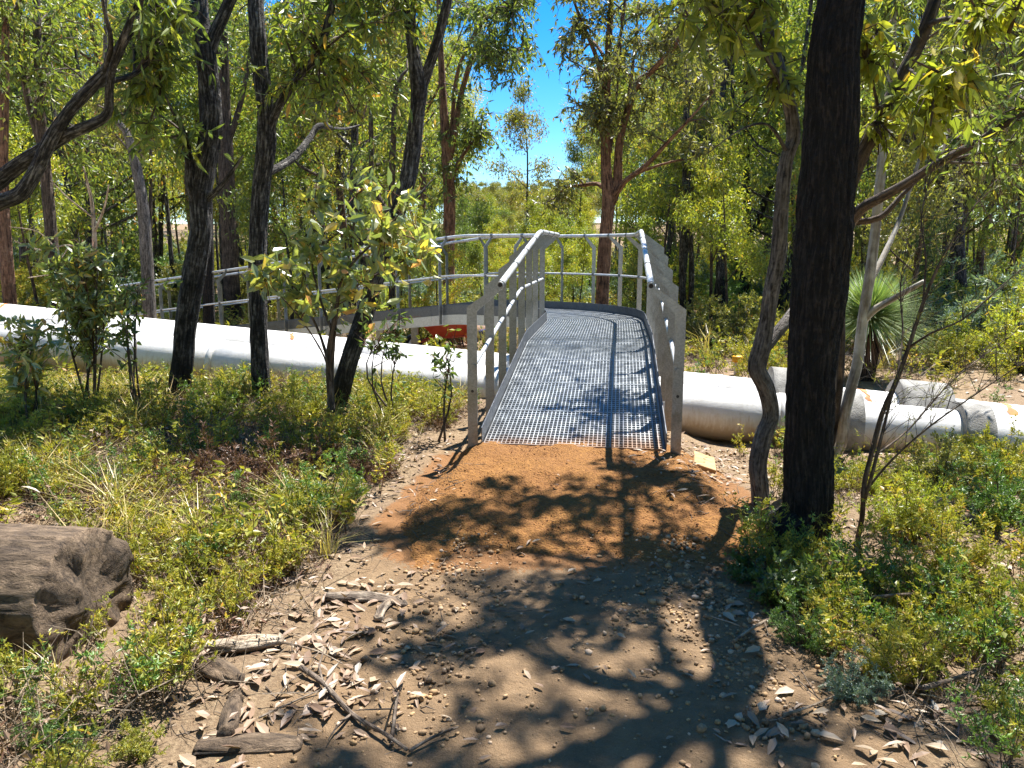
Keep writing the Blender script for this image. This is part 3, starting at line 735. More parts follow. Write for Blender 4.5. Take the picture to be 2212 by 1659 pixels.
# dark leaning limb tree with the big backlit leaves
b = foot(1790, 4.9, -.05)
T = Tree('slanting_tree', 'dark slanting slim tree rising right from behind the charred trunk, broad bright leaves', 'tree', b, BARK_BROWN, LEAF_YEL, 51)
T.limb([np.append(b, .05)] + [np.append(P(x, y, D), w / 2 / F * D) for x, y, D, w in [(1795, 800, 4.75, 28), (1815, 520, 4.65, 28), (1836, 400, 4.6, 28), (1886, 285, 4.6, 28), (1925, 215, 4.6, 28), (1956, 150, 4.6, 27), (1990, 80, 4.6, 26), (2020, -5, 4.6, 25), (2050, -120, 4.7, 20), (2060, -300, 5.0, 14)]], sides=24, step=.04, rough=.07)
T.limb_px([(2000, 55, 4.6, 12), (2050, 40, 4.4, 9), (2110, 55, 4.2, 7), (2180, 70, 4.1, 5), (2260, 110, 4.0, 3)], sides=8)
T.limb_px([(1960, 145, 4.6, 8), (1990, 170, 4.3, 6), (2030, 190, 4.1, 4)], sides=6, rough=.02)
T.limb_px([(1900, 260, 4.6, 8), (1890, 200, 4.4, 6), (1870, 130, 4.3, 4)], sides=6, rough=.02)
src = [P(2030, 190, 4.1), P(1990, 170, 4.3), P(2010, 120, 4.3)]
box_sprays(T, 12, 1960, 2110, 120, 290, 3.9, 4.6, src, twigs=5, leaves=8, tl=.22, L=.11, W=.046, droop=1.0)
box_sprays(T, 5, 1850, 1950, 20, 150, 4.0, 4.6, [P(1870, 130, 4.3)], twigs=5, leaves=7, tl=.22, L=.1, W=.04, droop=1.0)
box_sprays(T, 5, 1855, 1960, 230, 340, 4.2, 4.7, [P(1900, 260, 4.6)], twigs=4, leaves=6, tl=.2, L=.1, W=.036, droop=1.0)
box_sprays(T, 8, 2080, 2230, -40, 110, 3.9, 4.6, [P(2110, 55, 4.2), P(2180, 70, 4.1)], twigs=5, leaves=7, tl=.25, L=.11, W=.034, droop=.9)
ball_sprays(T, 14, (1.8, 6.2, 4.9), .7, (2.45, 5.0, 3.9), twigs=7, leaves=8, L=.12, W=.04, full=False)
T.done()

# three dark trees left of the ramp
b = foot(384, 7.25, -.1)
T = Tree('forked_tree', 'black trunked forked tree in front of the pipe, leftmost of three dark trunks', 'tree', b, BARK_GREY, LEAF_EUC, 61)
T.limb([np.append(b, .13)] + [np.append(P(x, y, D), w / 2 / F * D) for x, y, D, w in [(388, 850, 7.25, 48), (395, 770, 7.25, 44), (400, 700, 7.25, 43), (418, 590, 7.25, 46), (433, 500, 7.25, 44), (432, 425, 7.25, 42), (443, 350, 7.25, 43), (458, 260, 7.25, 40), (454, 190, 7.3, 40), (444, 110, 7.3, 40), (434, 40, 7.35, 34), (428, -40, 7.4, 32), (420, -200, 7.5, 26), (440, -420, 7.7, 16)]], sides=48, step=.04, rough=.10, kphi=5, ks=3)
T.limb_px([(446, 130, 7.3, 26), (466, 70, 7.3, 26), (490, 15, 7.3, 24), (515, -50, 7.3, 22), (560, -250, 7.4, 14)], sides=24, rough=.09)
T.limb_px([(428, 440, 7.25, 26), (412, 400, 7.2, 22), (408, 340, 7.2, 17), (398, 290, 7.1, 11), (370, 235, 7.0, 6), (350, 190, 6.9, 3)], sides=14)
T.limb_px([(446, 430, 7.25, 16), (475, 405, 7.1, 12), (505, 365, 7.0, 8), (525, 335, 6.9, 4)], sides=10)
src = [P(350, 190, 6.9), P(398, 290, 7.1), P(428, 0, 7.4), P(420, -200, 7.5)]
box_sprays(T, 9, 255, 420, 150, 360, 6.4, 7.6, src, twigs=8, leaves=9, tl=.36, L=.13, W=.034, full=True)
box_sprays(T, 8, 240, 430, -60, 170, 6.4, 8.2, src, twigs=8, leaves=9, tl=.4, L=.13, W=.034, full=True)
ball_sprays(T, 11, P(440, -420, 7.7), 1.2, P(440, -420, 7.7), twigs=8, leaves=9, L=.13, W=.04, full=False)
T.done()
b = foot(566, 7.15, -.1)
T = Tree('limbed_tree', 'grey and black trunk with a rising right limb, middle of three dark trunks', 'tree', b, BARK_GREY, LEAF_EUC, 71)
T.limb([np.append(b, .1)] + [np.append(P(x, y, D), w / 2 / F * D) for x, y, D, w in [(566, 830, 7.15, 37), (560, 700, 7.15, 36), (556, 560, 7.15, 36), (563, 420, 7.15, 36), (575, 320, 7.15, 42), (574, 250, 7.15, 36), (562, 150, 7.2, 34), (556, 60, 7.2, 32), (553, -40, 7.3, 30), (560, -250, 7.5, 22), (580, -450, 7.7, 14)]], sides=48, step=.04, rough=.10, kphi=5, ks=3)
T.limb_px([(578, 300, 7.15, 22), (597, 238, 7.1, 20), (645, 165, 7.0, 17), (690, 118, 6.95, 15), (705, 60, 6.9, 14), (722, -10, 6.9, 13), (750, -160, 7.0, 8)], sides=20)
T.limb_px([(574, 370, 7.15, 20), (600, 362, 7.3, 16), (640, 335, 7.6, 15), (672, 295, 7.9, 13), (690, 272, 8.0, 12), (735, 280, 8.3, 8), (780, 270, 8.6, 4)], sides=12)
src = [P(690, 118, 6.95), P(722, -10, 6.9), P(645, 165, 7.0), P(750, -160, 7.0)]
box_sprays(T, 20, 590, 830, -30, 220, 6.2, 8.2, src, twigs=8, leaves=9, tl=.42, L=.13, W=.034)
box_sprays(T, 10, 690, 840, 200, 290, 6.4, 7.8, [P(690, 118, 6.95), P(780, 270, 8.6)], twigs=6, leaves=7, tl=.35, L=.12, W=.034)
ball_sprays(T, 22, P(580, -430, 7.7), 1.2, P(580, -430, 7.7), twigs=8, leaves=9, L=.13, W=.04, full=False)
T.done()
b = foot(735, 6.85, -.1)
T = Tree('arching_tree', 'dark grey leaning trunk behind the sapling, rightmost of three dark trunks', 'tree', b, BARK_GREY, LEAF_EUC, 81)
T.limb([np.append(b, .11)] + [np.append(P(x, y, D), w / 2 / F * D) for x, y, D, w in [(733, 870, 6.85, 42), (752, 780, 6.85, 39), (780, 700, 6.9, 38), (806, 620, 6.9, 36), (835, 530, 7.0, 34), (862, 450, 7.0, 34), (880, 390, 7.05, 34), (893, 310, 7.1, 33), (902, 240, 7.1, 32), (906, 190, 7.1, 36), (896, 130, 7.1, 26), (888, 70, 7.15, 24), (880, 0, 7.2, 22), (870, -160, 7.3, 16), (880, -350, 7.5, 10)]], sides=48, step=.04, rough=.10, kphi=5, ks=3)
T.limb_px([(906, 200, 7.1, 26), (925, 150, 7.1, 22), (943, 95, 7.1, 21), (957, 40, 7.1, 20), (968, -10, 7.1, 19), (985, -170, 7.2, 12)], sides=24, rough=.09)
src = [P(880, 0, 7.2), P(870, -160, 7.3), P(985, -170, 7.2)]
box_sprays(T, 10, 800, 900, -60, 60, 6.6, 8.0, src, twigs=8, leaves=9, tl=.4, L=.12, W=.034)
ball_sprays(T, 16, P(900, -380, 7.5), 1.1, P(900, -380, 7.5), twigs=8, leaves=9, L=.13, W=.04, full=False)
T.done()

# tree outside the left edge whose limbs reach into view
b = foot(-170, 6.2, -.1)
T = Tree('reaching_tree', 'grey rough limbs sweeping in from the left edge, trunk out of view', 'tree', b, BARK_GREY, LEAF_EUC, 91)
T.limb([np.append(b, .16), np.append(P(-165, 700, 6.2), .13), np.append(P(-140, 520, 6.2), .12), np.append(P(-100, 470, 6.2), .1)], sides=24, step=.06)
T.limb_px([(-110, 480, 6.2, 40), (-40, 425, 6.2, 34), (0, 388, 6.2, 33), (50, 350, 6.15, 31), (100, 318, 6.1, 28), (150, 288, 6.05, 25), (195, 270, 6.0, 22), (232, 245, 6.0, 18), (236, 190, 5.95, 16), (245, 140, 5.9, 15), (275, 60, 5.8, 13), (310, -20, 5.8, 10)], sides=32, step=.04, rough=.09)
T.limb_px([(-110, 490, 6.2, 40), (-40, 455, 6.1, 34), (0, 437, 6.0, 33), (45, 418, 6.0, 31), (80, 365, 6.0, 28), (110, 300, 6.0, 30), (150, 240, 6.0, 25), (200, 185, 6.0, 25), (240, 140, 6.0, 22), (275, 75, 6.0, 18), (330, 10, 6.1, 14), (380, -80, 6.2, 9)], sides=32, step=.04, rough=.09)
T.limb_px([(195, 190, 6.0, 14), (240, 175, 6.2, 12), (290, 160, 6.4, 10), (340, 110, 6.6, 8), (390, 40, 6.8, 7), (440, -20, 7.0, 5)], sides=12)
T.limb_px([(225, 160, 6.0, 12), (240, 90, 5.8, 10), (225, 20, 5.7, 7), (215, -40, 5.6, 5)], sides=10)
src = [P(330, 10, 6.1), P(290, 160, 6.4), P(310, -20, 5.8)]
box_sprays(T, 12, 260, 420, -40, 110, 5.6, 7.2, src, twigs=7, leaves=8, tl=.36, L=.13, W=.034)
T.done()

# saplings in front of the pipe
b = foot(716, 5.95, -.03)
T = Tree('sapling', 'multi-stemmed eucalypt sapling with broad pale leaves hiding part of the far railing', 'sapling', b, TWIG, LEAF_SAP, 101, TWIG_RED)
stems = []
for pts in ([(716, 890, 5.95, 17), (714, 800, 5.95, 15), (722, 700, 5.95, 12), (735, 620, 5.95, 9), (760, 520, 5.9, 6), (770, 420, 5.9, 3)],
            [(712, 850, 5.95, 13), (710, 760, 5.9, 11), (728, 660, 5.85, 8), (745, 590, 5.8, 6), (830, 500, 5.7, 4), (880, 440, 5.7, 2)],
            [(714, 800, 5.95, 8), (690, 720, 5.9, 6), (650, 640, 5.8, 4), (610, 590, 5.7, 2.5)],
            [(720, 720, 5.95, 7), (690, 640, 6.0, 5), (670, 540, 6.0, 4), (680, 440, 6.0, 2)],
            [(716, 830, 5.95, 6), (700, 770, 5.8, 4), (650, 690, 5.6, 3), (570, 600, 5.5, 2)],
            [(735, 640, 5.95, 6), (800, 600, 6.1, 4), (880, 560, 6.2, 3), (930, 540, 6.2, 2)]):
    T.limb_px(pts, sides=8, rough=.03, lump=0); stems += [P(x, y, D) for x, y, D, w in pts[2:]]
# every leaf of this sapling that shows largest is a part of its own
lg = Geo(); TL = Geo(); rg = T.rg; leafs = []
for k in range(120):
    u = rg.uniform(0, 1)
    if u < .78: e = P(rg.normal(765, 85), rg.normal(530, 85), rg.uniform(5.5, 6.4))
    elif u < .92: e = P(rg.uniform(540, 680), rg.uniform(560, 690), rg.uniform(5.4, 6.0))
    else: e = P(rg.uniform(850, 935), rg.uniform(500, 640), rg.uniform(5.6, 6.3))
    st = np.array(stems); i = np.argmin(np.linalg.norm(st - e, axis=1) * rg.uniform(.7, 1.4, len(st))); a = st[i]
    c = catmull([np.append(a - T.base, .004), np.append((a + e) / 2 - T.base + (0, 0, .04), .003), np.append(e - T.base, .0012)], .08)
    tube(T.T, c, 4, raw=True, caps=False)
    for q in range(rg.integers(7, 12)):
        t = rg.uniform(.35, 1); p = c[int(t * (len(c) - 1)), :3] + rg.normal(size=3) * .03
        leafs.append((p, unit(rg.normal(size=3) * .8 + (0, 0, -.35)), rg.uniform(.085, .14), np.clip(rg.beta(2.4, 1.8), 0, 1)))
protos = []
for k in range(6):
    g = Geo(); r1 = np.random.default_rng(500 + k)
    leaf_full(g, np.zeros((1, 3)), np.array([[1., 0, 0]]), 1.0, [.42, .46, .38, .5, .4, .44][k], np.array([[.3, .5, .65, .15, .8, .96][k]]), r1, side=np.array([[0, 1., 0]]))
    me = g.mesh('leaf'); me.materials.append(LEAF_SAP); protos.append(me)
order = rg.permutation(len(leafs)); KI = [0, 1, 2, 3, 1, 0, 4, 2, 3, 4, 1, 5]
for n, i in enumerate(order):
    p, d, l, rn = leafs[i]
    if n < 290:
        o = link('leaf', protos[KI[n % 12]], None, T.root); q = Vector(d).to_track_quat('X', 'Z')
        o.matrix_basis = Matrix.Translation(Vector(p)) @ q.to_matrix().to_4x4() @ Matrix.Rotation(rg.uniform(-1.2, 1.2), 4, 'X') @ Matrix.Diagonal((l, l, l, 1))
    else: leaf_full(T.L, p[None], d[None], l, l * .43, np.array([rn]), rg)
T.done('stems', 'foliage')
def sapling(label, x, y, D, wpx, hpx, n, seed, leaf=LEAF_SAP, twig=TWIG_RED, L=.09, W=.036, stems=3, name='sapling', leaves=7, bare=.35):
    b = PZ(x, y, 0); b = P(x, y, D); b[2] = float(gz(b[0], b[1])) - .02
    t = Tree(name, label, 'sapling', b, TWIG, leaf, seed, twig); rg = t.rg
    for k in range(stems):
        e = P(x + rg.uniform(-.3, .3) * wpx, y - hpx * rg.uniform(.75, 1), D + rg.uniform(-.2, .2)); m = (b + e) / 2 + rg.normal(size=3) * (.07, .07, .03)
        r = .0045 + .004 * hpx / 250
        t.limb([np.append(b + rg.normal(size=3) * (.05, .05, 0), r * 1.5), np.append(m, r), np.append(e, r * .35)], sides=6, step=.12, rough=.02, lump=0)
        for q in range(n // stems):
            f = rg.uniform(bare, 1); s0 = b + (m - b) * min(1, f * 2) if f < .5 else m + (e - m) * (f - .5) * 2
            ee = P(x + rg.normal() * .3 * wpx, y - hpx * np.clip(f + rg.uniform(-.08, .2), 0, 1.1), D + rg.normal() * .22)
            t.spray(s0, ee, r=.004, twigs=2, tl=.16, leaves=leaves, L=L, W=W, droop=.35)
    return t.done('stems', 'foliage')
sapling('bushy leafy sapling in front of the pipe near the left edge', 175, 800, 6.8, 200, 260, 120, 111, stems=6, leaves=9, L=.1)
sapling('spindly dark leaved sapling between the bushy one and the first dark trunk', 290, 800, 6.8, 120, 190, 16, 112, LEAF_DARK, stems=4, leaves=5)
sapling('thin sparse sapling against the white pipe left of the ramp post', 850, 870, 6.3, 150, 170, 22, 113, LEAF_DARK, stems=4, L=.075, W=.03, leaves=4, bare=.45)
sapling('small wispy sapling beside the near ramp post on the left', 950, 900, 6.0, 90, 180, 12, 114, LEAF_DARK, stems=2, L=.07, W=.03, leaves=4, bare=.5)
sapling('low broad leaved seedling at the very left edge below the pipe', 50, 880, 6.0, 130, 170, 40, 115, LEAF_SAP, stems=4, L=.1, W=.035)

# bare-stemmed broom-like shrub, right foreground
b = foot(1843, 3.95, -.04)
T = Tree('broom_shrub', 'tall wispy bare-stemmed shrub right of the charred trunk', 'shrub', b, TWIG, LEAF_OLIVE, 121)
main = [[(1843, 1200, 3.95, 12), (1862, 1120, 3.95, 12), (1866, 1050, 3.95, 11), (1880, 990, 3.95, 11), (1905, 895, 3.95, 11), (1937, 822, 3.95, 11), (1962, 752, 3.95, 9), (1993, 658, 3.95, 8), (2022, 585, 3.95, 6), (2075, 490, 3.95, 4), (2130, 410, 4.0, 2)],
        [(1868, 1080, 3.95, 9), (1885, 1020, 3.9, 8), (1905, 940, 3.9, 7), (1925, 860, 3.9, 6), (1940, 820, 3.9, 5)],
        [(1965, 750, 3.95, 6), (2010, 720, 3.85, 5), (2080, 690, 3.8, 4), (2150, 630, 3.8, 3), (2230, 560, 3.8, 2)],
        [(1870, 1060, 3.95, 6), (1930, 990, 3.8, 5), (2010, 920, 3.7, 4), (2110, 850, 3.65, 3), (2230, 770, 3.6, 2)],
        [(1880, 990, 3.95, 5), (1960, 930, 4.1, 4), (2060, 820, 4.2, 3), (2190, 720, 4.3, 2)],
        [(1993, 658, 3.95, 5), (2000, 560, 4.0, 4), (1990, 470, 4.1, 3), (2010, 380, 4.2, 2)],
        [(1937, 822, 3.95, 5), (1950, 720, 4.1, 4), (1945, 620, 4.2, 3), (1960, 520, 4.2, 1.5)]]
pts = []
for m_ in main:
    T.limb_px(m_, sides=8, rough=.03, lump=0); c = catmull([np.append(P(x, y, D), 0) for x, y, D, w in m_], .08); pts += list(c[int(len(c) * .35):, :3])
pts = np.array(pts)
for k in range(190):
    a = pts[T.rg.integers(len(pts))]; d = unit(np.array([T.rg.normal(.35, .5), T.rg.normal(0, .4), abs(T.rg.normal(.75, .35))])); l = T.rg.uniform(.1, .34)
    e = a + d * l; q = a + d * l * .5 + T.rg.normal(size=3) * .015
    tube(T.T, np.array([np.append(a - b, .002), np.append(q - b, .0015), np.append(e - b, .0007)]), 3, raw=True, caps=False)
    if T.rg.random() < .55:
        n = 10; tt = T.rg.uniform(.3, 1, n)[:, None]; pp = a + (e - a) * tt - b
        leaf_kites(T.L, pp, T.rg.normal(size=(n, 3)) * .5 + d, .035, .004, T.rg.beta(2, 2, n), T.rg)
T.done('stems', 'needles')

# ------------------------------------------------------------------ mid-distance trees read off the photograph
def wood_tree(name, label, base_px, D, limbs, bark, leaf, seed, boxes=(), extra=None, sides=16):
    b = foot(base_px, D, -.15)
    t = Tree(name, label, 'tree', b, bark, leaf, seed); src = []
    for k, m_ in enumerate(limbs):
        pts = [np.append(P(x, y, d), w / 2 / F * d) for x, y, d, w in m_]
        if k == 0: pts = [np.append(b, pts[0][3] * 1.25)] + pts
        t.limb(pts, sides=sides if k == 0 else 10, step=.15, rough=.07, kphi=4, ks=2)
        src += [q[:3] for q in pts[len(pts) // 2:]]
    for (n, x0, x1, y0, y1, d0, d1) in boxes:
        box_sprays(t, n, x0, x1, y0, y1, d0, d1, src, twigs=8, leaves=12, tl=.55, L=.14, W=.042, full=False, r=.018, droop=.8)
    return t.done()
D = 15.5
wood_tree('red_barked_tree', 'large red-brown barked tree with many upright limbs behind the platform', 1300, D,
    [[(1300, 690, D, 28.6), (1303, 600, D, 27.2), (1310, 500, D, 27.2), (1314, 430, D, 28.6), (1308, 360, D, 21.8), (1309, 250, D, 18.4), (1312, 150, D, 15.0), (1318, 40, D, 11.6), (1322, -60, D, 8.2)],
     [(1318, 440, D, 23.1), (1333, 400, D, 20.4), (1338, 311, D, 17.0), (1353, 249, D, 13.6), (1374, 187, D - .3, 12.2), (1405, 156, D - .5, 11.6), (1457, 99, D - .8, 9.5), (1490, 40, D - 1, 6.1)],
     [(1325, 430, D, 16.3), (1348, 394, D - .2, 12.2), (1395, 358, D - .5, 10.2), (1440, 310, D - .7, 8.8), (1485, 262, D - 1, 6.1), (1540, 200, D - 1, 3.4)],
     [(1366, 378, D - .4, 8.2), (1420, 358, D - .4, 6.1), (1470, 345, D - .4, 4.8), (1500, 343, D - .4, 2.7)],
     [(1309, 410, D, 10.9), (1290, 397, D + .3, 8.8), (1262, 400, D + .5, 7.5), (1224, 405, D + .6, 4.1), (1195, 430, D + .6, 2.0)],
     [(1309, 220, D, 11.6), (1290, 130, D, 8.8), (1262, 60, D, 7.5), (1239, 0, D, 5.4), (1220, -60, D, 3.4)],
     [(1311, 190, D, 9.5), (1330, 120, D + .3, 8.2), (1345, 50, D + .4, 6.8), (1352, -30, D + .4, 4.8)],
     [(1345, 275, D, 9.5), (1362, 180, D + .5, 7.5), (1372, 90, D + .6, 6.1), (1380, 0, D + .6, 4.8)],
     [(1309, 130, D, 6.8), (1280, 90, D + .5, 5.4), (1255, 115, D + .7, 3.4), (1230, 130, D + .7, 2.0)],
     [(1318, 330, D, 6.8), (1328, 240, D + .4, 5.4), (1340, 120, D + .4, 4.1), (1342, 20, D + .4, 2.7)]],
    BARK_RED, LEAF_OLIVE, 201,
    [(20, 1190, 1310, -40, 110, 14.5, 16.5), (16, 1215, 1340, 140, 250, 14.5, 16.5), (20, 1330, 1480, -40, 140, 14.2, 16.2), (14, 1300, 1420, 210, 300, 14.5, 16), (7, 1170, 1260, 380, 450, 15.5, 16.6), (16, 1430, 1580, 120, 350, 13.8, 15.5)], sides=32)
D = 17.0
wood_tree('rough_barked_tree', 'straight rough-barked tree behind the far railing with foliage hanging into the sky gap', 972, D,
    [[(972, 670, D, 26), (968, 560, D, 25), (970, 450, D, 25), (968, 370, D, 24), (962, 290, D, 20), (955, 180, D, 15), (950, 60, D, 11), (945, -60, D, 7)],
     [(972, 340, D, 15), (988, 250, D, 13), (1000, 190, D, 11), (1030, 110, D - .5, 9), (1075, 115, D - .8, 5)],
     [(968, 400, D, 12), (990, 350, D, 9), (1015, 315, D, 6), (1040, 285, D, 3)],
     [(975, 300, D, 10), (990, 150, D, 8), (1050, 40, D - 1, 6), (1110, 20, D - 1.5, 3)]],
    BARK_RED, LEAF_EUC, 202,
    [(36, 960, 1165, -50, 130, 14.5, 17.5), (14, 1040, 1160, 100, 180, 14.5, 16.0), (18, 985, 1070, 210, 330, 16, 18), (12, 930, 1010, 240, 420, 16.5, 18)], sides=24)
D = 19.0
wood_tree('straight_tree', 'thick straight brown trunk between the two left dark trunks', 492, D,
    [[(504, 680, D, 34), (498, 560, D, 33), (492, 440, D, 32), (486, 300, D, 29), (482, 150, D, 25), (478, 0, D, 20), (474, -120, D, 14)],
     [(488, 320, D, 14), (520, 220, D, 11), (545, 90, D, 7), (560, 0, D, 4)]],
    BARK_BROWN, LEAF_EUC, 203, [(20, 400, 560, -50, 200, 17.5, 21)], sides=24)
D = 14.5
wood_tree('scarred_tree', 'black based tree trunk with an orange scar right behind the left dark trunk', 452, D,
    [[(452, 700, D, 26), (450, 620, D, 25), (448, 520, D, 24), (446, 400, D, 22), (440, 250, D, 18), (430, 80, D, 12), (424, -60, D, 8)]],
    BARK_BLACK, LEAF_DARK, 204, [(14, 360, 500, -40, 140, 13, 16)], sides=20)
D = 13.0
wood_tree('red_stem_tree', 'reddish trunk with a bare orange scar at the far left edge', 14, D,
    [[(22, 660, D, 26), (14, 560, D, 25), (8, 450, D, 22), (6, 330, D, 20), (10, 200, D, 17), (12, 50, D, 13), (8, -80, D, 8)]],
    BARK_RED, LEAF_EUC, 205, [(16, -60, 80, -40, 200, 12, 15)], sides=20)
D = 14.0
wood_tree('twin_stem_tree', 'two brown stems joining into one trunk near the left edge', 122, D,
    [[(122, 620, D, 24), (112, 520, D, 24), (102, 400, D, 23), (90, 280, D, 21), (84, 180, D, 17), (80, 60, D, 15), (78, -60, D, 11)],
     [(95, 330, D, 17), (72, 260, D, 15), (52, 170, D, 13), (40, 80, D, 11), (28, -40, D, 8)]],
    BARK_BROWN, LEAF_EUC, 206, [(18, 40, 200, -40, 210, 12.5, 16), (12, 170, 300, 200, 420, 14, 17)], sides=20)
D = 12.5
wood_tree('grey_trunk_tree', 'grey flaky trunk standing behind the lower end of the railing', 318, D,
    [[(322, 640, D, 26), (316, 540, D, 25), (308, 440, D, 22), (290, 340, D, 18), (270, 280, D, 14), (240, 240, D, 11), (228, 120, D, 8), (230, -20, D, 5)]],
    BARK_TESS, LEAF_OLIVE, 207, [(12, 180, 340, 120, 360, 11.8, 14.5)], sides=20)
D = 22
wood_tree('y_forked_tree', 'dark trunk forked like a Y behind the right end of the railing', 1612, D,
    [[(1604, 690, D, 24), (1608, 600, D, 22), (1614, 520, D, 19), (1614, 420, D, 15), (1612, 250, D, 11), (1608, 0, D, 8)], [(1612, 540, D, 16), (1640, 470, D, 14), (1665, 400, D, 13), (1695, 360, D, 9), (1720, 240, D, 6)]],
    BARK_BLACK, LEAF_EUC, 208, [(20, 1540, 1720, -20, 330, 20, 24)], sides=16)
D = 20
wood_tree('dark_tree', 'dark straight trunk right of the platform behind the olive bushes', 1560, D,
    [[(1562, 680, D, 20), (1556, 600, D, 19), (1560, 500, D, 19), (1566, 400, D, 16), (1560, 250, D, 13), (1568, 100, D, 10), (1570, -50, D, 7)], [(1560, 400, D, 10), (1540, 360, D, 8), (1500, 280, D, 5)]],
    BARK_GREY, LEAF_YEL, 209, [(18, 1480, 1640, 0, 340, 18.5, 22)], sides=16)
D = 18
wood_tree('slim_dark_tree', 'pair of slim trunks right of the outer rail posts', 1482, D,
    [[(1476, 680, D, 14), (1474, 560, D, 13), (1478, 430, D, 11), (1480, 300, D, 9), (1482, 100, D, 6)], [(1490, 690, D, 13), (1494, 560, D, 11), (1486, 420, D, 9), (1500, 300, D, 6)]],
    BARK_GREY, LEAF_OLIVE, 210, [(16, 1420, 1560, 100, 460, 16.5, 19.5)], sides=12)
D = 16
wood_tree('two_trunk_tree', 'slim dark trunks behind the sapling with sky between them', 842, D,
    [[(846, 680, D, 15), (848, 560, D, 14), (846, 420, D, 14), (850, 300, D, 12), (856, 190, D, 9), (880, 150, D, 5)], [(846, 470, D, 12), (806, 400, D, 11), (802, 300, D, 10), (798, 150, D, 7)]],
    BARK_BROWN, LEAF_EUC, 211, [(18, 740, 900, 120, 400, 15, 18)], sides=12)

# ------------------------------------------------------------------ the wood behind: a few kinds, many individuals
def kind_tree(seed, H, r0, first, nlimb, leaf_n, L, W, limb_len, wander=.25, stems=1, cl=.42, droop=.8, up=.9):
    rg = np.random.default_rng(seed); Wd = Geo(); Lf = Geo(); A = []
    for sidx in range(stems):
        ang = rg.uniform(0, 6.28); lean = rg.uniform(.02, .12) * (2.2 if stems > 1 else 1)
        n = 7; zz = np.linspace(0, H * rg.uniform(.85, 1), n)
        px_ = np.cumsum(rg.normal(size=n) * wander * H / 40) + lean * zz * math.cos(ang); py_ = np.cumsum(rg.normal(size=n) * wander * H / 40) + lean * zz * math.sin(ang)
        px_ -= px_[0]; py_ -= py_[0]
        rr = r0 * (1 - .82 * (zz / zz[-1]) ** .9); rr[0] *= 1.25
        c = tube(Wd, np.stack([px_, py_, zz - .15, rr], 1), 10, .45, .09, seed, 3, 1.2)
        for k in range(nlimb):
            f = first + (1 - first) * (k + rg.uniform(0, .9)) / nlimb; i = min(int(f * (len(c) - 1)), len(c) - 2)
            a = rg.uniform(0, 6.28); ll = limb_len * (1.15 - .7 * (f - first) / (1.001 - first)) * rg.uniform(.6, 1.15)
            d = unit([math.cos(a), math.sin(a), rg.uniform(.3, 1.1) * up]); p0 = c[i, :3]
            p1 = p0 + d * ll * .5 + rg.normal(size=3) * .07 * ll; p2 = p0 + d * ll + np.array([0, 0, .15 * ll]) + rg.normal(size=3) * .1 * ll
            r1 = min(c[i, 3] * .55, .02 + ll * .016)
            lc = tube(Wd, [np.append(p0, r1), np.append(p1, r1 * .7), np.append(p2, r1 * .3)], 6, .3, .05, seed + k, 2, 2)
            for q in range(5):
                t = rg.uniform(.35, 1); s0 = lc[int(t * (len(lc) - 1)), :3]
                e = s0 + unit(rg.normal(size=3) + d * .8) * ll * rg.uniform(.2, .45)
                tube(Wd, np.array([np.append(s0, r1 * .3), np.append((s0 + e) / 2 + rg.normal(size=3) * .05, r1 * .2), np.append(e, r1 * .1)]), 4, raw=True, caps=False)
                A += [e, (s0 + e) / 2]
        A.append(c[-1, :3])
    A = np.array(A); per = max(1, leaf_n // len(A)); N = per * len(A)
    ctr = np.repeat(A, per, 0); clr = np.repeat(rg.uniform(.25, .75, len(A)), per)
    off = rg.normal(size=(N, 3)) * np.array([cl, cl, cl * .85]) * .62; off[:, 2] -= cl * .25
    dirs = rg.normal(size=(N, 3)) * .8 + np.array([0, 0, -droop])
    leaf_kites(Lf, ctr + off, dirs, L * rg.uniform(.6, 1.25, N), W * rg.uniform(.7, 1.3, N), np.clip(clr + rg.normal(size=N) * .17, 0, 1), rg)
    return Wd.mesh('trunk', True), Lf.mesh('crown')
KINDS = {}
def mk(key, bark, leaf, *a, **k):
    w, l = kind_tree(*a, **k); w.materials.append(bark); l.materials.append(leaf); KINDS[key] = (w, l)
mk('tall0', BARK_BROWN, LEAF_EUC, 301, 15, .19, .34, 17, 13000, .17, .055, 3.0)
mk('tall1', BARK_GREY, LEAF_OLIVE, 302, 13, .15, .28, 16, 12000, .16, .05, 2.6)
mk('tall2', BARK_RED, LEAF_YEL, 303, 16, .22, .38, 16, 13000, .18, .055, 3.2)
mk('tall3', BARK_GREY, LEAF_EUC, 304, 12, .13, .25, 15, 11000, .16, .05, 2.3, stems=2)
mk('young0', BARK_BROWN, LEAF_YEL, 305, 7.5, .06, .36, 9, 6000, .14, .045, 1.7, cl=.3)
mk('young1', BARK_GREY, LEAF_EUC, 306, 6.5, .055, .3, 8, 5600, .13, .042, 1.6, cl=.28)
mk('young2', BARK_BROWN, LEAF_OLIVE, 307, 8.5, .075, .36, 10, 6400, .14, .045, 1.9, cl=.32)
mk('young3', BARK_GREY, LEAF_DARK, 308, 5, .045, .22, 9, 5600, .12, .04, 1.3, cl=.28, stems=2)
mk('pole', BARK_GREY, LEAF_EUC, 309, 10, .08, .5, 9, 6500, .15, .045, 1.4, cl=.32)
mk('pole2', BARK_BROWN, LEAF_YEL, 310, 12, .1, .5, 10, 8000, .15, .05, 1.7, cl=.34)
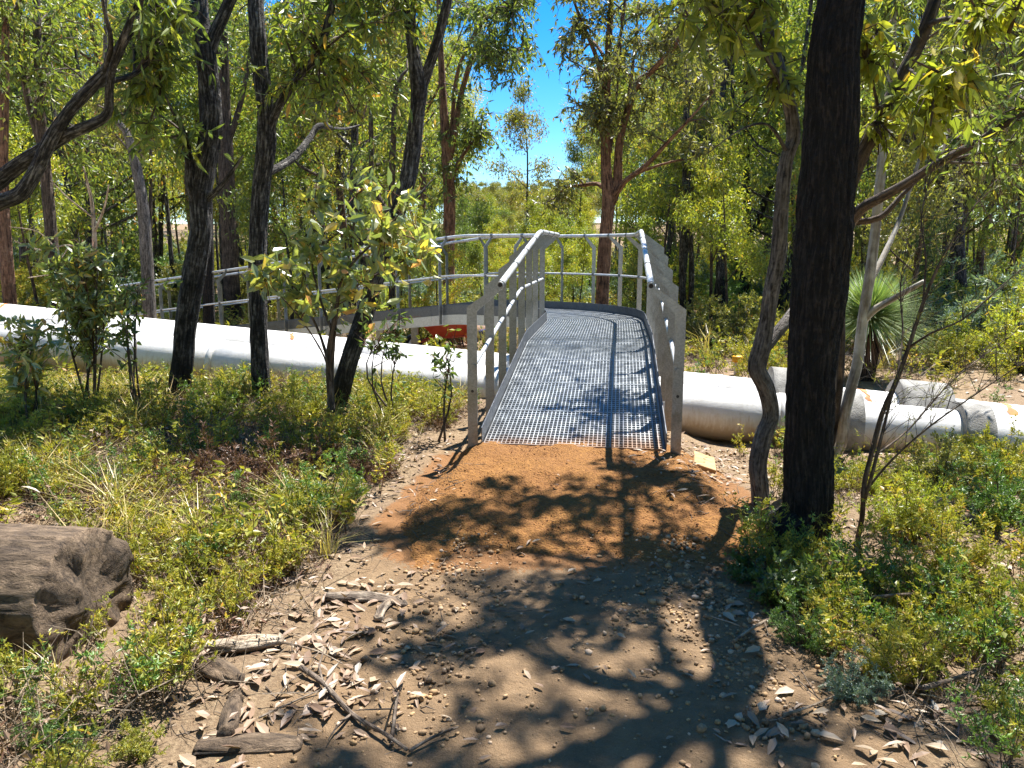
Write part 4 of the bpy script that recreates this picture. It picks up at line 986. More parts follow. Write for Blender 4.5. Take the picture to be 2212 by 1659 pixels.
KW = {'pole2': ('slim_tree', 'slim straight brown tree'), 'tall0': ('eucalypt_tree', 'tall brown-trunked eucalypt'), 'tall1': ('eucalypt_tree', 'tall olive grey-trunked eucalypt'), 'tall2': ('eucalypt_tree', 'tall red-barked eucalypt'),
      'tall3': ('eucalypt_tree', 'twin-stemmed dark eucalypt'), 'young0': ('young_tree', 'young yellow-green leafy tree'), 'young1': ('young_tree', 'young fresh green leafy tree'),
      'young2': ('young_tree', 'young olive leafy tree'), 'young3': ('young_tree', 'low dark green leafy tree'), 'pole': ('slim_tree', 'slim pole-like grey tree')}
def place(key, x, y, sc=1.0, rot=None, label=None):
    w, l = KINDS[key]; nm, lb = KW[key]; pxx = 1106 + x / y * F
    zone = 'left of the bridge' if pxx < 900 else ('behind the platform' if pxx < 1420 else 'right of the bridge')
    dep = 'close behind' if y < 19 else ('halfway back' if y < 33 else 'far back')
    t = thing(nm, label or f'{lb} {dep} {zone}', 'tree', (x, y, float(gz(x, y)) - .05), f'{lb}s {dep} {zone}', rotz=random.uniform(0, 6.28) if rot is None else rot)
    t.scale = (sc, sc, sc * random.uniform(.92, 1.1))
    link('trunk', w, None, t); c = link('crown', l, None, t, 'stuff'); return t
def in_gap(x, y, m=0.0): return -.048 - m < x / y < .075 + m
taken = [(P(1300, 600, 15.5)[0], 15.5), (P(972, 600, 17)[0], 17), (P(492, 600, 19)[0], 19), (P(14, 500, 13)[0], 13), (P(122, 500, 14)[0], 14), (P(318, 500, 12.5)[0], 12.5)]
def free(x, y, d):
    if any((x - a) ** 2 + (y - b_) ** 2 < d * d for a, b_ in taken): return False
    ss = np.linspace(0, STOT, 60); p, _ = bpath(ss)
    return np.min(np.linalg.norm(p - np.array([x, y]), axis=1)) > 1.5
HT = {'tall0': 17, 'tall1': 15, 'tall2': 18, 'tall3': 14, 'young0': 8.4, 'young1': 7.4, 'young2': 9.6, 'young3': 5.9, 'pole': 11, 'pole2': 13}
def scatter(n, d0, d1, spread, keys, mind, s0=.8, s1=1.2):
    k = 0; tries = 0
    while k < n and tries < n * 40:
        tries += 1
        y = math.sqrt(random.uniform(d0 * d0, d1 * d1)); x = random.uniform(-spread, spread) * y
        if not free(x, y, mind): continue
        key = random.choice(keys); sc = random.uniform(s0, s1)
        if in_gap(x, y, 2.2 / y):
            lim = EYE - float(gz(x, y)) + y * .08
            if key.startswith('tall') or key.startswith('pole'): key = random.choice(['young0', 'young1', 'young3'])
            sc = lim / HT[key] * random.uniform(.75, 1.05)
            if sc < .35: continue
        place(key, x, y, sc); taken.append((x, y)); k += 1
Y = ['young0', 'young1', 'young2', 'young3']; TL_ = ['tall0', 'tall1', 'tall2', 'tall3', 'pole', 'pole2', 'pole']
scatter(10, 14.5, 20, .72, Y, 1.6, .6, .95)
scatter(16, 15, 22, .72, ['pole', 'pole2', 'tall1', 'tall3', 'tall0'], 1.6, .7, 1.0)
scatter(20, 20, 32, .70, Y, 1.6, .8, 1.2)
scatter(44, 20, 34, .70, TL_, 1.6, .8, 1.1)
for y_ in np.arange(19, 50, 2.2):          # low regrowth under the sky gap
    for q in range(2):
        x_ = random.uniform(-.07, .1) * y_ ; key = random.choice(['young0', 'young1', 'young3', 'young0'])
        if free(x_, y_, 1.0):
            place(key, x_, y_, (EYE - float(gz(x_, y_)) + y_ * random.uniform(.02, .10)) / HT[key]); taken.append((x_, y_))
scatter(46, 17, 44, .7, ['pole', 'pole2'], 1.0, .6, 1.0)
scatter(30, 32, 52, .68, Y, 2.0, .9, 1.4)
scatter(36, 32, 55, .68, TL_, 2.0, .85, 1.15)
place('young2', P(1150, 400, 38)[0], 38, 1.12, 0.4, 'round-topped pale green tree standing alone in the sky gap')
place('pole', P(1262, 400, 34)[0], 34, .72, 1.4, 'thin small-crowned tree beside the red-barked trunk in the sky gap')
# trees beside and behind the camera's line that only throw dappled shade
# far wood: reads as one mass
def scatter_gn(name, coll, pts, rots, scl, idx):
    me = bpy.data.meshes.new(name); n = len(pts); me.vertices.add(n); me.vertices.foreach_set('co', np.asarray(pts, np.float32).ravel())
    a = me.attributes.new('rot', 'FLOAT_VECTOR', 'POINT'); a.data.foreach_set('vector', np.asarray(rots, np.float32).ravel())
    a = me.attributes.new('scl', 'FLOAT', 'POINT'); a.data.foreach_set('value', np.asarray(scl, np.float32))
    a = me.attributes.new('idx', 'INT', 'POINT'); a.data.foreach_set('value', np.asarray(idx, np.int32))
    o = link(name, me, None, None, 'stuff')
    ng = bpy.data.node_groups.new('scatter_' + name, 'GeometryNodeTree')
    ng.interface.new_socket('Geometry', in_out='INPUT', socket_type='NodeSocketGeometry'); ng.interface.new_socket('Geometry', in_out='OUTPUT', socket_type='NodeSocketGeometry')
    N = ng.nodes; gi = N.new('NodeGroupInput'); go = N.new('NodeGroupOutput'); ip = N.new('GeometryNodeInstanceOnPoints'); ci = N.new('GeometryNodeCollectionInfo')
    ci.inputs['Collection'].default_value = coll; ci.inputs['Separate Children'].default_value = True; ci.inputs['Reset Children'].default_value = True
    def na(nm, ty):
        q = N.new('GeometryNodeInputNamedAttribute'); q.data_type = ty; q.inputs['Name'].default_value = nm; return q.outputs['Attribute']
    l = ng.links; l.new(gi.outputs[0], ip.inputs['Points']); l.new(ci.outputs[0], ip.inputs['Instance']); ip.inputs['Pick Instance'].default_value = True
    l.new(na('idx', 'INT'), ip.inputs['Instance Index']); l.new(na('rot', 'FLOAT_VECTOR'), ip.inputs['Rotation']); l.new(na('scl', 'FLOAT'), ip.inputs['Scale']); l.new(ip.outputs[0], go.inputs[0])
    md = o.modifiers.new('scatter', 'NODES'); md.node_group = ng; return o
FARC = bpy.data.collections.new('far_tree_kinds')
for i, k in enumerate(['tall0', 'tall1', 'tall2', 'young0', 'young1', 'young2']):
    w, l = KINDS[k]; g = bpy.data.objects.new(f'far_{i}', l); FARC.objects.link(g)
n = 300; ys = np.sqrt(rng.uniform(52 ** 2, 125 ** 2, n)); xs = rng.uniform(-.72, .72, n) * ys; idx = rng.integers(0, 6, n)
m_ = 110; xs = np.concatenate([xs, rng.uniform(-.08, .11, m_) * np.linspace(48, 120, m_)]); ys = np.concatenate([ys, np.linspace(48, 120, m_)]); n += m_; idx = np.concatenate([idx, rng.integers(3, 6, m_)])
gap = (xs / ys > -.075) & (xs / ys < .1)
idx = np.where(gap, rng.integers(3, 6, n), idx); sc_ = rng.uniform(.9, 1.3, n)
sc_ = np.where(gap, np.clip((EYE - gz(xs, ys) + ys * .08) / 8, .25, 1.1), sc_)
far = scatter_gn('far_woodland', FARC, np.stack([xs, ys, gz(xs, ys)], 1), np.stack([0 * xs, 0 * xs, rng.uniform(0, 6.28, n)], 1), sc_, idx)
tag(far, 'distant mass of eucalypt woodland filling the horizon behind the trees', 'woodland')

SURC = bpy.data.collections.new('surround_kinds')
for i, k in enumerate(['tall0', 'tall1', 'tall2', 'tall3']):
    w, l = KINDS[k]; me = bmesh.new(); me.from_mesh(l); me.from_mesh(w); mm = bpy.data.meshes.new('surround'); n_l = len(l.polygons); me.to_mesh(mm); me.free()
    mm.materials.append(l.materials[0]); mm.materials.append(w.materials[0]); ix = np.zeros(len(mm.polygons), np.int32); ix[n_l:] = 1; mm.polygons.foreach_set('material_index', ix)
    SURC.objects.link(bpy.data.objects.new(f'surround_{i}', mm))
rg_ = np.random.default_rng(19); pts_ = []
while len(pts_) < 70:
    x_, y_ = rg_.uniform(-26, 26), rg_.uniform(-24, 14)
    if abs(x_) < .8 * y_ + 3.5 and y_ > -2.5: continue
    if abs(x_) < 2.2 or any((x_ - a_) ** 2 + (y_ - b_) ** 2 < 4 for a_, b_ in pts_): continue
    pts_.append((x_, y_))
pa = np.array(pts_); sur = scatter_gn('surrounding_woodland', SURC, np.stack([pa[:, 0], pa[:, 1], gz(pa[:, 0], pa[:, 1]) - .1], 1), np.stack([0 * pa[:, 0], 0 * pa[:, 0], rg_.uniform(0, 6.28, len(pa))], 1), rg_.uniform(.75, 1.05, len(pa)), rg_.integers(0, 4, len(pa)))
tag(sur, 'woodland continuing on both sides and behind the path', 'woodland')

# ------------------------------------------------------------------ undergrowth
def sprig(kind, seed):
    rg = np.random.default_rng(seed); W = Geo(); L = Geo()
    if kind in ('fine', 'bush'):
        ns = 7; P0, Dr, Rn = [], [], []
        for k in range(ns):
            a = rg.uniform(0, 6.28); h = rg.uniform(.12, .27); o = rg.uniform(.03, .16)
            e = np.array([math.cos(a) * o, math.sin(a) * o, h]); b = rg.normal(size=3) * (.03, .03, 0)
            m = (b + e) / 2 + rg.normal(size=3) * .02
            tube(W, np.array([np.append(b, .0022), np.append(m, .0017), np.append(e, .0008)]), 3, raw=True, caps=False)
            for q in range(5):
                t = rg.uniform(.35, 1); s0 = b + (e - b) * t; ee = s0 + unit(rg.normal(size=3) + (0, 0, .7)) * rg.uniform(.03, .08)
                n = 15; tt = rg.uniform(0, 1, n)[:, None]
                P0.append(s0 + (ee - s0) * tt); Dr.append(rg.normal(size=(n, 3)) * .8 + (ee - s0) * 9 + (0, 0, .3)); Rn.append(np.clip(rg.uniform(.2, .65) + rg.normal(size=n) * .15 + .25 * h, 0, 1))
        P0 = np.concatenate(P0); Dr = np.concatenate(Dr); Rn = np.concatenate(Rn)
        leaf_kites(L, P0, Dr, rg.uniform(.011, .024, len(P0)), rg.uniform(.004, .008, len(P0)), Rn, rg)
    elif kind == 'broad':
        for k in range(4):
            a = rg.uniform(0, 6.28); h = rg.uniform(.15, .34); o = rg.uniform(.02, .13); e = np.array([math.cos(a) * o, math.sin(a) * o, h]); b = rg.normal(size=3) * (.03, .03, 0)
            tube(W, np.array([np.append(b, .0028), np.append((b + e) / 2 + rg.normal(size=3) * .02, .002), np.append(e, .001)]), 3, raw=True, caps=False)
            n = 13; tt = rg.uniform(.3, 1, n)[:, None]
            leaf_kites(L, b + (e - b) * tt, rg.normal(size=(n, 3)) * (1, 1, .5) + (0, 0, .25), rg.uniform(.035, .06, n), rg.uniform(.014, .024, n), rg.beta(2, 2, n), rg)
    elif kind == 'twig':
        for k in range(11):
            a = rg.uniform(0, 6.28); l = rg.uniform(.12, .34); d = unit([math.cos(a), math.sin(a), rg.uniform(.15, .9)]); b = rg.normal(size=3) * (.06, .06, .01)
            m = b + d * l * .5 + rg.normal(size=3) * .03; e = b + d * l + rg.normal(size=3) * .03
            tube(W, np.array([np.append(b, .0022), np.append(m, .0017), np.append(e, .0008)]), 3, raw=True, caps=False)
            for q in range(2):
                ee = m + unit(rg.normal(size=3)) * l * .3; tube(W, np.array([np.append(m, .0012), np.append(ee, .0006)]), 3, raw=True, caps=False)
        n = 14; leaf_kites(L, rg.normal(size=(n, 3)) * (.1, .1, .05) + (0, 0, .07), rg.normal(size=(n, 3)), .03, .012, rg.beta(2, 2, n), rg)
    elif kind == 'grass':
        n = 46; a = rg.uniform(0, 6.28, n); h = rg.uniform(.12, .36, n); sp = rg.uniform(.02, .2, n)
        p = rg.normal(size=(n, 3)) * (.02, .02, 0)
        d = np.stack([np.cos(a) * sp, np.sin(a) * sp, h], 1)
        w = unit(np.cross(d, (0, 0, 1.))) * .0022
        q1 = p + d * .55; q2 = p + d + np.stack([np.cos(a) * sp * .8, np.sin(a) * sp * .8, -h * .2], 1)
        V = np.stack([p - w, p + w, q1 + w * .8, q1 - w * .8, q2], 1); o = np.arange(n)[:, None] * 5
        L.add(V.reshape(-1, 3), Q=o + np.array([[0, 1, 2, 3]]), T=o + np.array([[3, 2, 4]]), rnd=np.repeat(rg.beta(2, 2, n), 5))
    elif kind == 'dead':
        n = 260; a = unit(rg.normal(size=(n, 3)) + (0, 0, .5)) * rg.uniform(.03, .16, (n, 1)); a[:, 2] = np.abs(a[:, 2])
        leaf_kites(L, a, rg.normal(size=(n, 3)), rg.uniform(.02, .045, n), rg.uniform(.004, .008, n), rg.beta(2, 2, n), rg)
        for k in range(9):
            e = unit(rg.normal(size=3) + (0, 0, .4)) * rg.uniform(.08, .2); e[2] = abs(e[2]); tube(W, np.array([np.append(0 * e, .002), np.append(e, .0008)]), 3, raw=True, caps=False)
    return W, L
UNDER = bpy.data.collections.new('undergrowth_kinds'); UK = []
def add_kind(kind, leaf, twig, seed):
    W, L = sprig(kind, seed); G = Geo(); nW = W.n
    for g in (W, L):
        o = G.n
        for v in g.V: G.V.append(v)
        for q in g.Q: G.Q.append(q + o)
        for q in g.T: G.T.append(q + o)
        for k, ps in g.A.items():
            for (oo, a) in ps: G.A.setdefault(k, []).append((oo + o, a))
        G.n += g.n
    me = G.mesh('sprig'); me.materials.append(twig); me.materials.append(leaf)
    idx = np.zeros(len(me.polygons), np.int32)
    ls = np.zeros(len(me.polygons), np.int32); me.polygons.foreach_get('loop_start', ls); vi = np.zeros(len(me.loops), np.int32); me.loops.foreach_get('vertex_index', vi)
    idx[vi[ls] >= nW] = 1; me.polygons.foreach_set('material_index', idx)
    o = bpy.data.objects.new(f'sprig_{len(UK):02d}', me); UNDER.objects.link(o); UK.append(kind)
for sd in (1, 2, 3): add_kind('fine', LEAF_LOW, TWIG, 600 + sd)        # 0 1 2
for sd in (4, 5): add_kind('bush', LEAF_BUSH, TWIG, 600 + sd)          # 3 4
for sd in (6, 7): add_kind('broad', LEAF_LOW, TWIG_RED, 600 + sd)      # 5 6
for sd in (8, 9): add_kind('twig', LEAF_DRY, BLEACHED, 600 + sd)       # 7 8
for sd in (10, 11): add_kind('grass', LEAF_TUSS, TWIG, 600 + sd)       # 9 10
for sd in (12, 13): add_kind('dead', LEAF_DEAD, DEADWOOD, 600 + sd)    # 11 12
def left_edge(y): return np.interp(y, [1.5, 2.3, 2.7, 3.5, 4.3, 4.8, 5.3, 6.2, 7.2], [-1.2, -1.08, -1.0, -.88, -.78, -.76, -.85, -.55, -.2])
def right_edge(y): return np.interp(y, [1.5, 2.3, 2.7, 3.2, 4.1, 4.6, 5.2, 6.5], [1.35, 1.22, 1.15, 1.12, 1.2, 1.5, 1.9, 2.0])
def on_pipe(x, y): return (y > (LF(0)[1] + (LF(1)[1] - LF(0)[1]) * x) - PR - .12) & (y < (LR(0)[1] + (LR(1)[1] - LR(0)[1]) * x) + PR + .1)
def veg(name, n, x0, x1, y0, y1, dens, idxw, s0, s1, label, seed, zmul=1.0):
    rg = np.random.default_rng(seed); x = rg.uniform(x0, x1, n); y = rg.uniform(y0, y1, n)
    keep = (rg.random(n) < dens(x, y)) & ~on_pipe(x, y)
    ss = np.linspace(-.3, STOT, 80); p, _ = bpath(ss)
    keep &= np.array([np.min(np.hypot(p[:, 0] - a, p[:, 1] - c)) for a, c in zip(x, y)]) > .85
    x, y = x[keep], y[keep]; m = len(x)
    pat = vn3(x * .9, y * .9, 0, seed)                       # patches of one kind
    ids, ws = zip(*idxw); ws = np.array(ws) / sum(ws); order = np.argsort(rg.random(len(ids)))
    u = np.clip(rg.random(m) * .55 + (pat * .5 + .5) * .45, 0, .999); cw = np.cumsum(ws); idx = np.array(ids)[np.searchsorted(cw, u)]
    sc = rg.uniform(s0, s1, m)
    o = scatter_gn(name, UNDER, np.stack([x, y, top_z(x, y) - .015], 1), np.stack([rg.normal(size=m) * .15, rg.normal(size=m) * .15, rg.uniform(0, 6.28, m)], 1), sc, idx)
    tag(o, label, 'undergrowth'); return o
LOGC = (-1.95, 2.95)
def dens_left(x, y):
    d = sst(left_edge(y) + .18 * vn3(x * 2.5, y * 2.5, 0, 77) - x, -.02, .3)
    log = ((y - 2.92) ** 2 / .42 ** 2 < 1) & (x < -1.3)
    bare = (y < 4.2) & (y > 3.1) & (x < -2.1)
    soil = (y < 2.55) & (x > -1.75)
    brush = ((x + 1.5) ** 2 / .75 ** 2 + (y - 4.85) ** 2 / .38 ** 2) < 1
    clump = .36 + .64 * sst(vn3(x * 1.8, y * 1.8, 0, 78), -.3, .25)
    return d * clump * np.where(log, 0.02, 1) * np.where(bare, .25, 1) * np.where(soil, .7, 1) * np.where(brush, .15, 1)
def dens_right(x, y):
    return sst(x - right_edge(y) - .15 * vn3(x * 2.5, y * 2.5, 0, 79), -.02, .3) * (.2 + .8 * sst(vn3(x * 1.7, y * 1.7, 0, 80), -.3, .3)) * np.where(y < 2.5, .45, 1) * np.where((y > 5.2) & (x < 3.2), .35, 1)
veg('left_undergrowth', 10000, -6.2, -.1, 1.7, 8.6, dens_left, [(0, 3), (1, 3), (9, .8), (5, .7), (2, 2.6), (7, 2.6), (3, .5), (11, 1.3), (8, 2.4), (6, .6), (12, .9), (10, .9)], .6, 1.35, 'low tangled green undergrowth left of the path up to the pipe', 801)
veg('right_undergrowth', 3800, 1.0, 6.5, 1.7, 7.3, dens_right, [(0, 2), (3, 1.3), (1, 2.5), (5, 1.0), (4, 1.0), (2, 2.5), (7, 2.6), (6, .6), (11, .7), (9, 1.1), (8, 2.0)], .6, 1.2, 'low tangled green undergrowth right of the path below the pipe', 802)
veg('back_undergrowth', 3400, -14, 14, 9.2, 26, lambda x, y: (.35 + .65 * sst(vn3(x * .7, y * .7, 0, 81), -.4, .3)) * np.where((y < 11) & (x > 1), .25, 1), [(0, 2), (1, 2), (9, 1), (5, 1.2), (2, 2), (7, 2), (3, 1.2), (8, 1), (6, 1)], 1.2, 2.8, 'patchy undergrowth on the forest floor behind the pipes', 803)

# distinct shrubs
def shrub_mesh(seed, h, w, n, L, W, leaf, kind='round', stemmat=TWIG):
    rg = np.random.default_rng(seed); A = []; S = Geo(); Lf = Geo()
    for k in range(int(16 + 10 * w)):
        a = rg.uniform(0, 6.28); r = w / 2 * math.sqrt(rg.random()); e = np.array([math.cos(a) * r, math.sin(a) * r, h * rg.uniform(.35, 1) * (1 - .45 * (r / (w / 2)) ** 2)])
        b = e * (.15, .15, 0); m = (b + e) / 2 * (1, 1, 1.1) + rg.normal(size=3) * .04
        c = catmull([np.append(b, .008 * h + .002), np.append(m, .005 * h + .001), np.append(e, .001)], .1); tube(S, c, 4, raw=True, caps=False)
        for q in range(9):
            s0 = c[rg.integers(len(c) // 4, len(c)), :3]; A.append((s0, s0 + unit(rg.normal(size=3) + (0, 0, .6)) * rg.uniform(.08, .22) * h))
    per = n // len(A); P0, Dr, Rn = [], [], []
    for s0, e in A:
        tt = rg.uniform(0, 1, per)[:, None]; P0.append(s0 + (e - s0) * tt + rg.normal(size=(per, 3)) * .012 * h); Dr.append(rg.normal(size=(per, 3)) * .7 + unit(e - s0)); Rn.append(np.clip(rg.uniform(.2, .7) + rg.normal(size=per) * .15, 0, 1))
    P0 = np.concatenate(P0); leaf_kites(Lf, P0, np.concatenate(Dr), L * rg.uniform(.6, 1.3, len(P0)), W * rg.uniform(.7, 1.3, len(P0)), np.concatenate(Rn), rg)
    s, l = S.mesh('stems', True), Lf.mesh('foliage'); s.materials.append(stemmat); l.materials.append(leaf); return s, l
def put_shrub(ms, x, y, sc, label, group=None, name='shrub', rot=None, dz=-.02):
    t = thing(name, label, 'shrub', (x, y, float(top_z(x, y)) + dz), group, random.uniform(0, 6.28) if rot is None else rot); t.scale = (sc,) * 3
    link('stems', ms[0], None, t); link('foliage', ms[1], None, t, 'stuff'); return t
S_FINE = shrub_mesh(901, 1, 1.1, 7000, .05, .016, LEAF_LOW); S_DEEP = shrub_mesh(902, 1, 1.2, 9000, .045, .012, LEAF_BUSH)
S_OLIVE = shrub_mesh(903, 1, 1.1, 8000, .045, .018, LEAF_OLIVE); S_BLUE = shrub_mesh(904, 1, 1.2, 8000, .05, .016, LEAF_BLUE)
S_BROAD = shrub_mesh(905, 1, .9, 1400, .11, .05, LEAF_DARK, stemmat=TWIG_RED); S_YEL = shrub_mesh(906, 1, 1.2, 7000, .06, .014, LEAF_YEL)
S_DEADS = shrub_mesh(907, .7, 1.3, 4200, .06, .012, LEAF_DEAD, stemmat=DEADWOOD)
q = PZ(695, 1120, 0); put_shrub(S_DEEP, q[0], q[1], .46, 'dense dark green needle-leaved bush beside the path on the left')
q = PZ(640, 1160, 0); put_shrub(S_DEEP, q[0] - .1, q[1] + .1, .24, 'small dark green bush left of the denser one')
q = PZ(460, 1150, 0); put_shrub(S_DEEP, q[0], q[1] + .3, .25, 'low bright green bush above the log')
for k, (x, y, sc) in enumerate(((420, 1065, .55), (560, 1075, .62), (690, 1030, .5), (800, 1045, .36))):
    q = PZ(x, y, 0); put_shrub(S_DEADS, q[0], q[1] + .1, sc, ['flattened dead reddish brown brush, leftmost of the row', 'largest clump of dead reddish brown brush', 'dead brown brush behind the dark green bush', 'dead brown brush nearest the gravel ramp'][k], 'dead brush clumps')
for k, (x, y, sc, m_) in enumerate(((600, 1230, .2, S_FINE), (500, 1290, .25, S_FINE), (360, 1330, .22, S_FINE), (120, 1640, .2, S_DEEP), (300, 1640, .16, S_FINE), (30, 1000, .45, S_YEL), (250, 950, .4, S_FINE), (850, 960, .35, S_FINE), (650, 930, .45, S_FINE), (470, 930, .42, S_YEL))):
    q = PZ(x, y, 0); put_shrub(m_, q[0], q[1], sc, ['fine bright green shrub right of the dark green bush patch', 'yellow-green shrub between the log and the path', 'small fine shrub against the log end', 'dark green shrub at the bottom left corner', 'small fine shrub at the bottom beside the log', 'yellow-green bush at the left edge below the pipe', 'leafy green bush left of the first dark trunk', 'fine green bush near the pipe left of the ramp', 'fine green bush in front of the sapling stems', 'yellow-green bush in front of the first dark trunk'][k])
for k, (x, y, sc, m_) in enumerate(((1690, 1330, .30, S_BROAD), (1790, 1340, .30, S_BROAD), (1610, 1270, .22, S_BROAD), (1740, 1420, .26, S_DEEP), (1900, 1480, .24, S_FINE), (1840, 1530, .2, S_BLUE), (2050, 1260, .42, S_FINE), (2150, 1150, .48, S_DEEP), (1960, 1180, .42, S_YEL), (2120, 1400, .36, S_FINE), (2030, 1060, .5, S_OLIVE), (2140, 1030, .58, S_FINE), (1900, 1080, .3, S_FINE), (2190, 1560, .2, S_DEEP))):
    q = PZ(x, y, -.05); put_shrub(m_, q[0], q[1], sc, ['broad leaved shrub at the foot of the charred trunk', 'broad leaved shrub right of the charred trunk foot', 'shaded broad leaved shrub left of the charred trunk at the path edge', 'dark ferny shrub in the shade below the charred trunk', 'fine green shrub at the lower right path edge', 'small blue-green ferny plant in the litter, lower right', 'bright fine shrub in the middle of the right thicket', 'dark needle bush at the right edge', 'yellow-green shrub behind the broom stems', 'fine shrub at the right edge low down', 'olive bush in front of the right collar', 'tall fine bush hiding the pipe at the right edge', 'green bush under the pale trunk', 'dark green fern clump at the bottom right corner'][k])
# bushes beyond the pipes
for k, (x, y, sc, m_, lb) in enumerate(((1530, 760, 1.25, S_OLIVE, 'olive green bush right of the platform'), (1600, 765, 1.3, S_OLIVE, 'yellowish olive bush left of the grey sinuous trunk'), (1660, 780, .9, S_FINE, 'low bush behind the sinuous trunk'),
        (2100, 760, 2.0, S_BLUE, 'big blue-green bush at the right behind the grass tree'), (2190, 800, 1.6, S_YEL, 'pale grassy bush at the right edge beyond the pipe'), (2040, 790, .9, S_YEL, 'bright yellow-green bush beyond the wide collar'), (2000, 700, 1.6, S_BLUE, 'blue-green bush deep behind the pale trunk'),
        (275, 655, 1.6, S_BLUE, 'blue-green feathery bush behind the lower railing'), (180, 640, 1.6, S_OLIVE, 'grey olive bush behind the left sapling'), (60, 640, 1.6, S_FINE, 'green bush at the far left behind the pipe'), (820, 665, 1.1, S_BLUE, 'blue-green bush seen under the far railing'), (1040, 660, 1.4, S_OLIVE, 'olive bush behind the platform railing'), (1160, 650, 1.3, S_FINE, 'bright bush behind the platform corner'), (1400, 660, 1.4, S_OLIVE, 'bush behind the right end of the platform railing'), (900, 690, .7, S_YEL, 'yellow-green bush beside the wheelbarrow'), (660, 650, 1.2, S_OLIVE, 'olive bush behind the middle of the far ramp'))):
    q = PZ(x, max(y, 690), -.5); put_shrub(m_, q[0], min(q[1], 22) if k > 6 else q[1], sc, lb)
for k in range(34):
    y = random.uniform(15, 34); x = random.uniform(-.7, .7) * y
    if free(x, y, .8):
        i = random.randrange(5); w_ = ['olive', 'fine-leaved', 'yellow-green', 'blue-green', 'dark green'][i]; side_ = 'left of' if x / y < -.12 else ('behind' if x / y < .19 else 'right of')
        put_shrub([S_OLIVE, S_FINE, S_YEL, S_BLUE, S_DEEP][i], x, y, random.uniform(.9, 2.2), f'{w_} understory bush among the trunks {side_} the bridge', f'{w_} understory bushes {side_} the bridge')

BUSHC = bpy.data.collections.new('far_bush_kinds')
for i, m_ in enumerate([S_OLIVE, S_FINE, S_YEL, S_BLUE, S_DEEP]): BUSHC.objects.link(bpy.data.objects.new(f'far_bush_{i}', m_[1]))
rg_ = np.random.default_rng(29); n = 620; ys = np.sqrt(rg_.uniform(20 ** 2, 62 ** 2, n)); xs = rg_.uniform(-.72, .72, n) * ys
fb = scatter_gn('far_undergrowth', BUSHC, np.stack([xs, ys, gz(xs, ys) - .05], 1), np.stack([0 * xs, 0 * xs, rg_.uniform(0, 6.28, n)], 1), rg_.uniform(.7, 2.2, n), rg_.integers(0, 5, n))
tag(fb, 'scrubby undergrowth covering the forest floor far behind the bridge', 'undergrowth')

# grass tree
b = PZ(1868, 815, -.48); rg = np.random.default_rng(55)
gt = thing('grass_tree', 'spiky grass tree with a round head and dark skirt behind the pale trunk', 'grass tree', tuple(b)); gt.scale = (1.35,) * 3
G = Geo(); tube(G, [(0, 0, -.1, .11), (0, 0, .3, .12), (.02, 0, .62, .1)], 14, .06, .12, 5); obj('trunk', G, BARK_BLACK, gt, True)
def blades(n, dirf, L0, L1, w, sag, z0):
    G = Geo(); V = []; rn = []
    for k in range(n):
        d = dirf(); l = rg.uniform(L0, L1); s = unit(np.cross(d, (0, 0, 1.)) + 1e-6) * w
        p = np.array([0, 0, z0]) + d * .05; m1 = p + d * l * .5 - np.array([0, 0, sag * l * .15]); e = p + d * l - np.array([0, 0, sag * l * .55])
        V += [p - s, p + s, m1 + s * .8, m1 - s * .8, e]; rn += [rg.beta(2, 2)] * 5
    o = np.arange(n)[:, None] * 5; G.add(V, Q=o + np.array([[0, 1, 2, 3]]), T=o + np.array([[3, 2, 4]]), rnd=np.array(rn)); return G
def up():
    a = rg.uniform(0, 6.28); el = rg.uniform(-.25, 1.35); return np.array([math.cos(a) * math.cos(el), math.sin(a) * math.cos(el), math.sin(el)])
def dn():
    a = rg.uniform(0, 6.28); el = rg.uniform(-1.45, -.9); return np.array([math.cos(a) * math.cos(el), math.sin(a) * math.cos(el), math.sin(el)])
obj('leaf_crown', blades(2800, up, .5, .85, .004, .45, .66), LEAF_GRASS, gt, kind='stuff'); obj('skirt', blades(500, dn, .3, .6, .004, .2, .64), LEAF_DEAD, gt, kind='stuff')

# ------------------------------------------------------------------ logs and dead wood
def log_mesh(name, L, r0, r1, seed, rough=.08, lump=.15, sides=64, step=.02, flat=1.0, bend=.0, kphi=6):
    G = Geo(); n = max(3, int(L / step)); t = np.linspace(0, 1, n)
    c = np.stack([(t - .5) * L, bend * np.sin(t * 3), 0 * t, (r0 + (r1 - r0) * t) * (1 if L > 1 else (.45 + .55 * np.clip(np.sin(t * 2.6 + .35), 0, 1) ** .5))], 1)
    tip = [(.94, .006), (.75, .012), (.5, .017), (.25, .021)]
    c0 = np.array([[c[0, 0] - o_, c[0, 1], 0, r0 * f_] for f_, o_ in tip[::-1]]); c1 = np.array([[c[-1, 0] + o_, c[-1, 1], 0, r1 * f_] for f_, o_ in tip])
    tube(G, np.concatenate([c0, c, c1]), sides, raw=True, rough=rough, seed=seed, kphi=kphi, ks=5, lump=lump)
    V = np.concatenate(G.V); V[:, 2] *= flat
    end = np.abs(V[:, 0]) > L / 2 - step * 2.5
    V[:, 0] += .03 * min(1, r0 * 3) * np.clip(np.abs(V[:, 0]) / (L / 2), 0, 1.05) ** 10 * (vn3(V[:, 1] * 9, V[:, 2] * 9, V[:, 0] * 0, seed + 3) + .5 * vn3(V[:, 1] * 26, V[:, 2] * 26, V[:, 0] * 0, seed + 5))
    G.V = [V]; return G.mesh(name, True)
def log(name, label, me, mat, loc, rotz, tilt=0, cat='log', group=None):
    o = link(name, me, mat); o.location = (loc[0], loc[1], loc[2] - (.016 if name != 'log' else 0)); o.rotation_euler = (0, tilt, rotz); return tag(o, label, cat, group)
c = (-2.62, 2.90, .15)
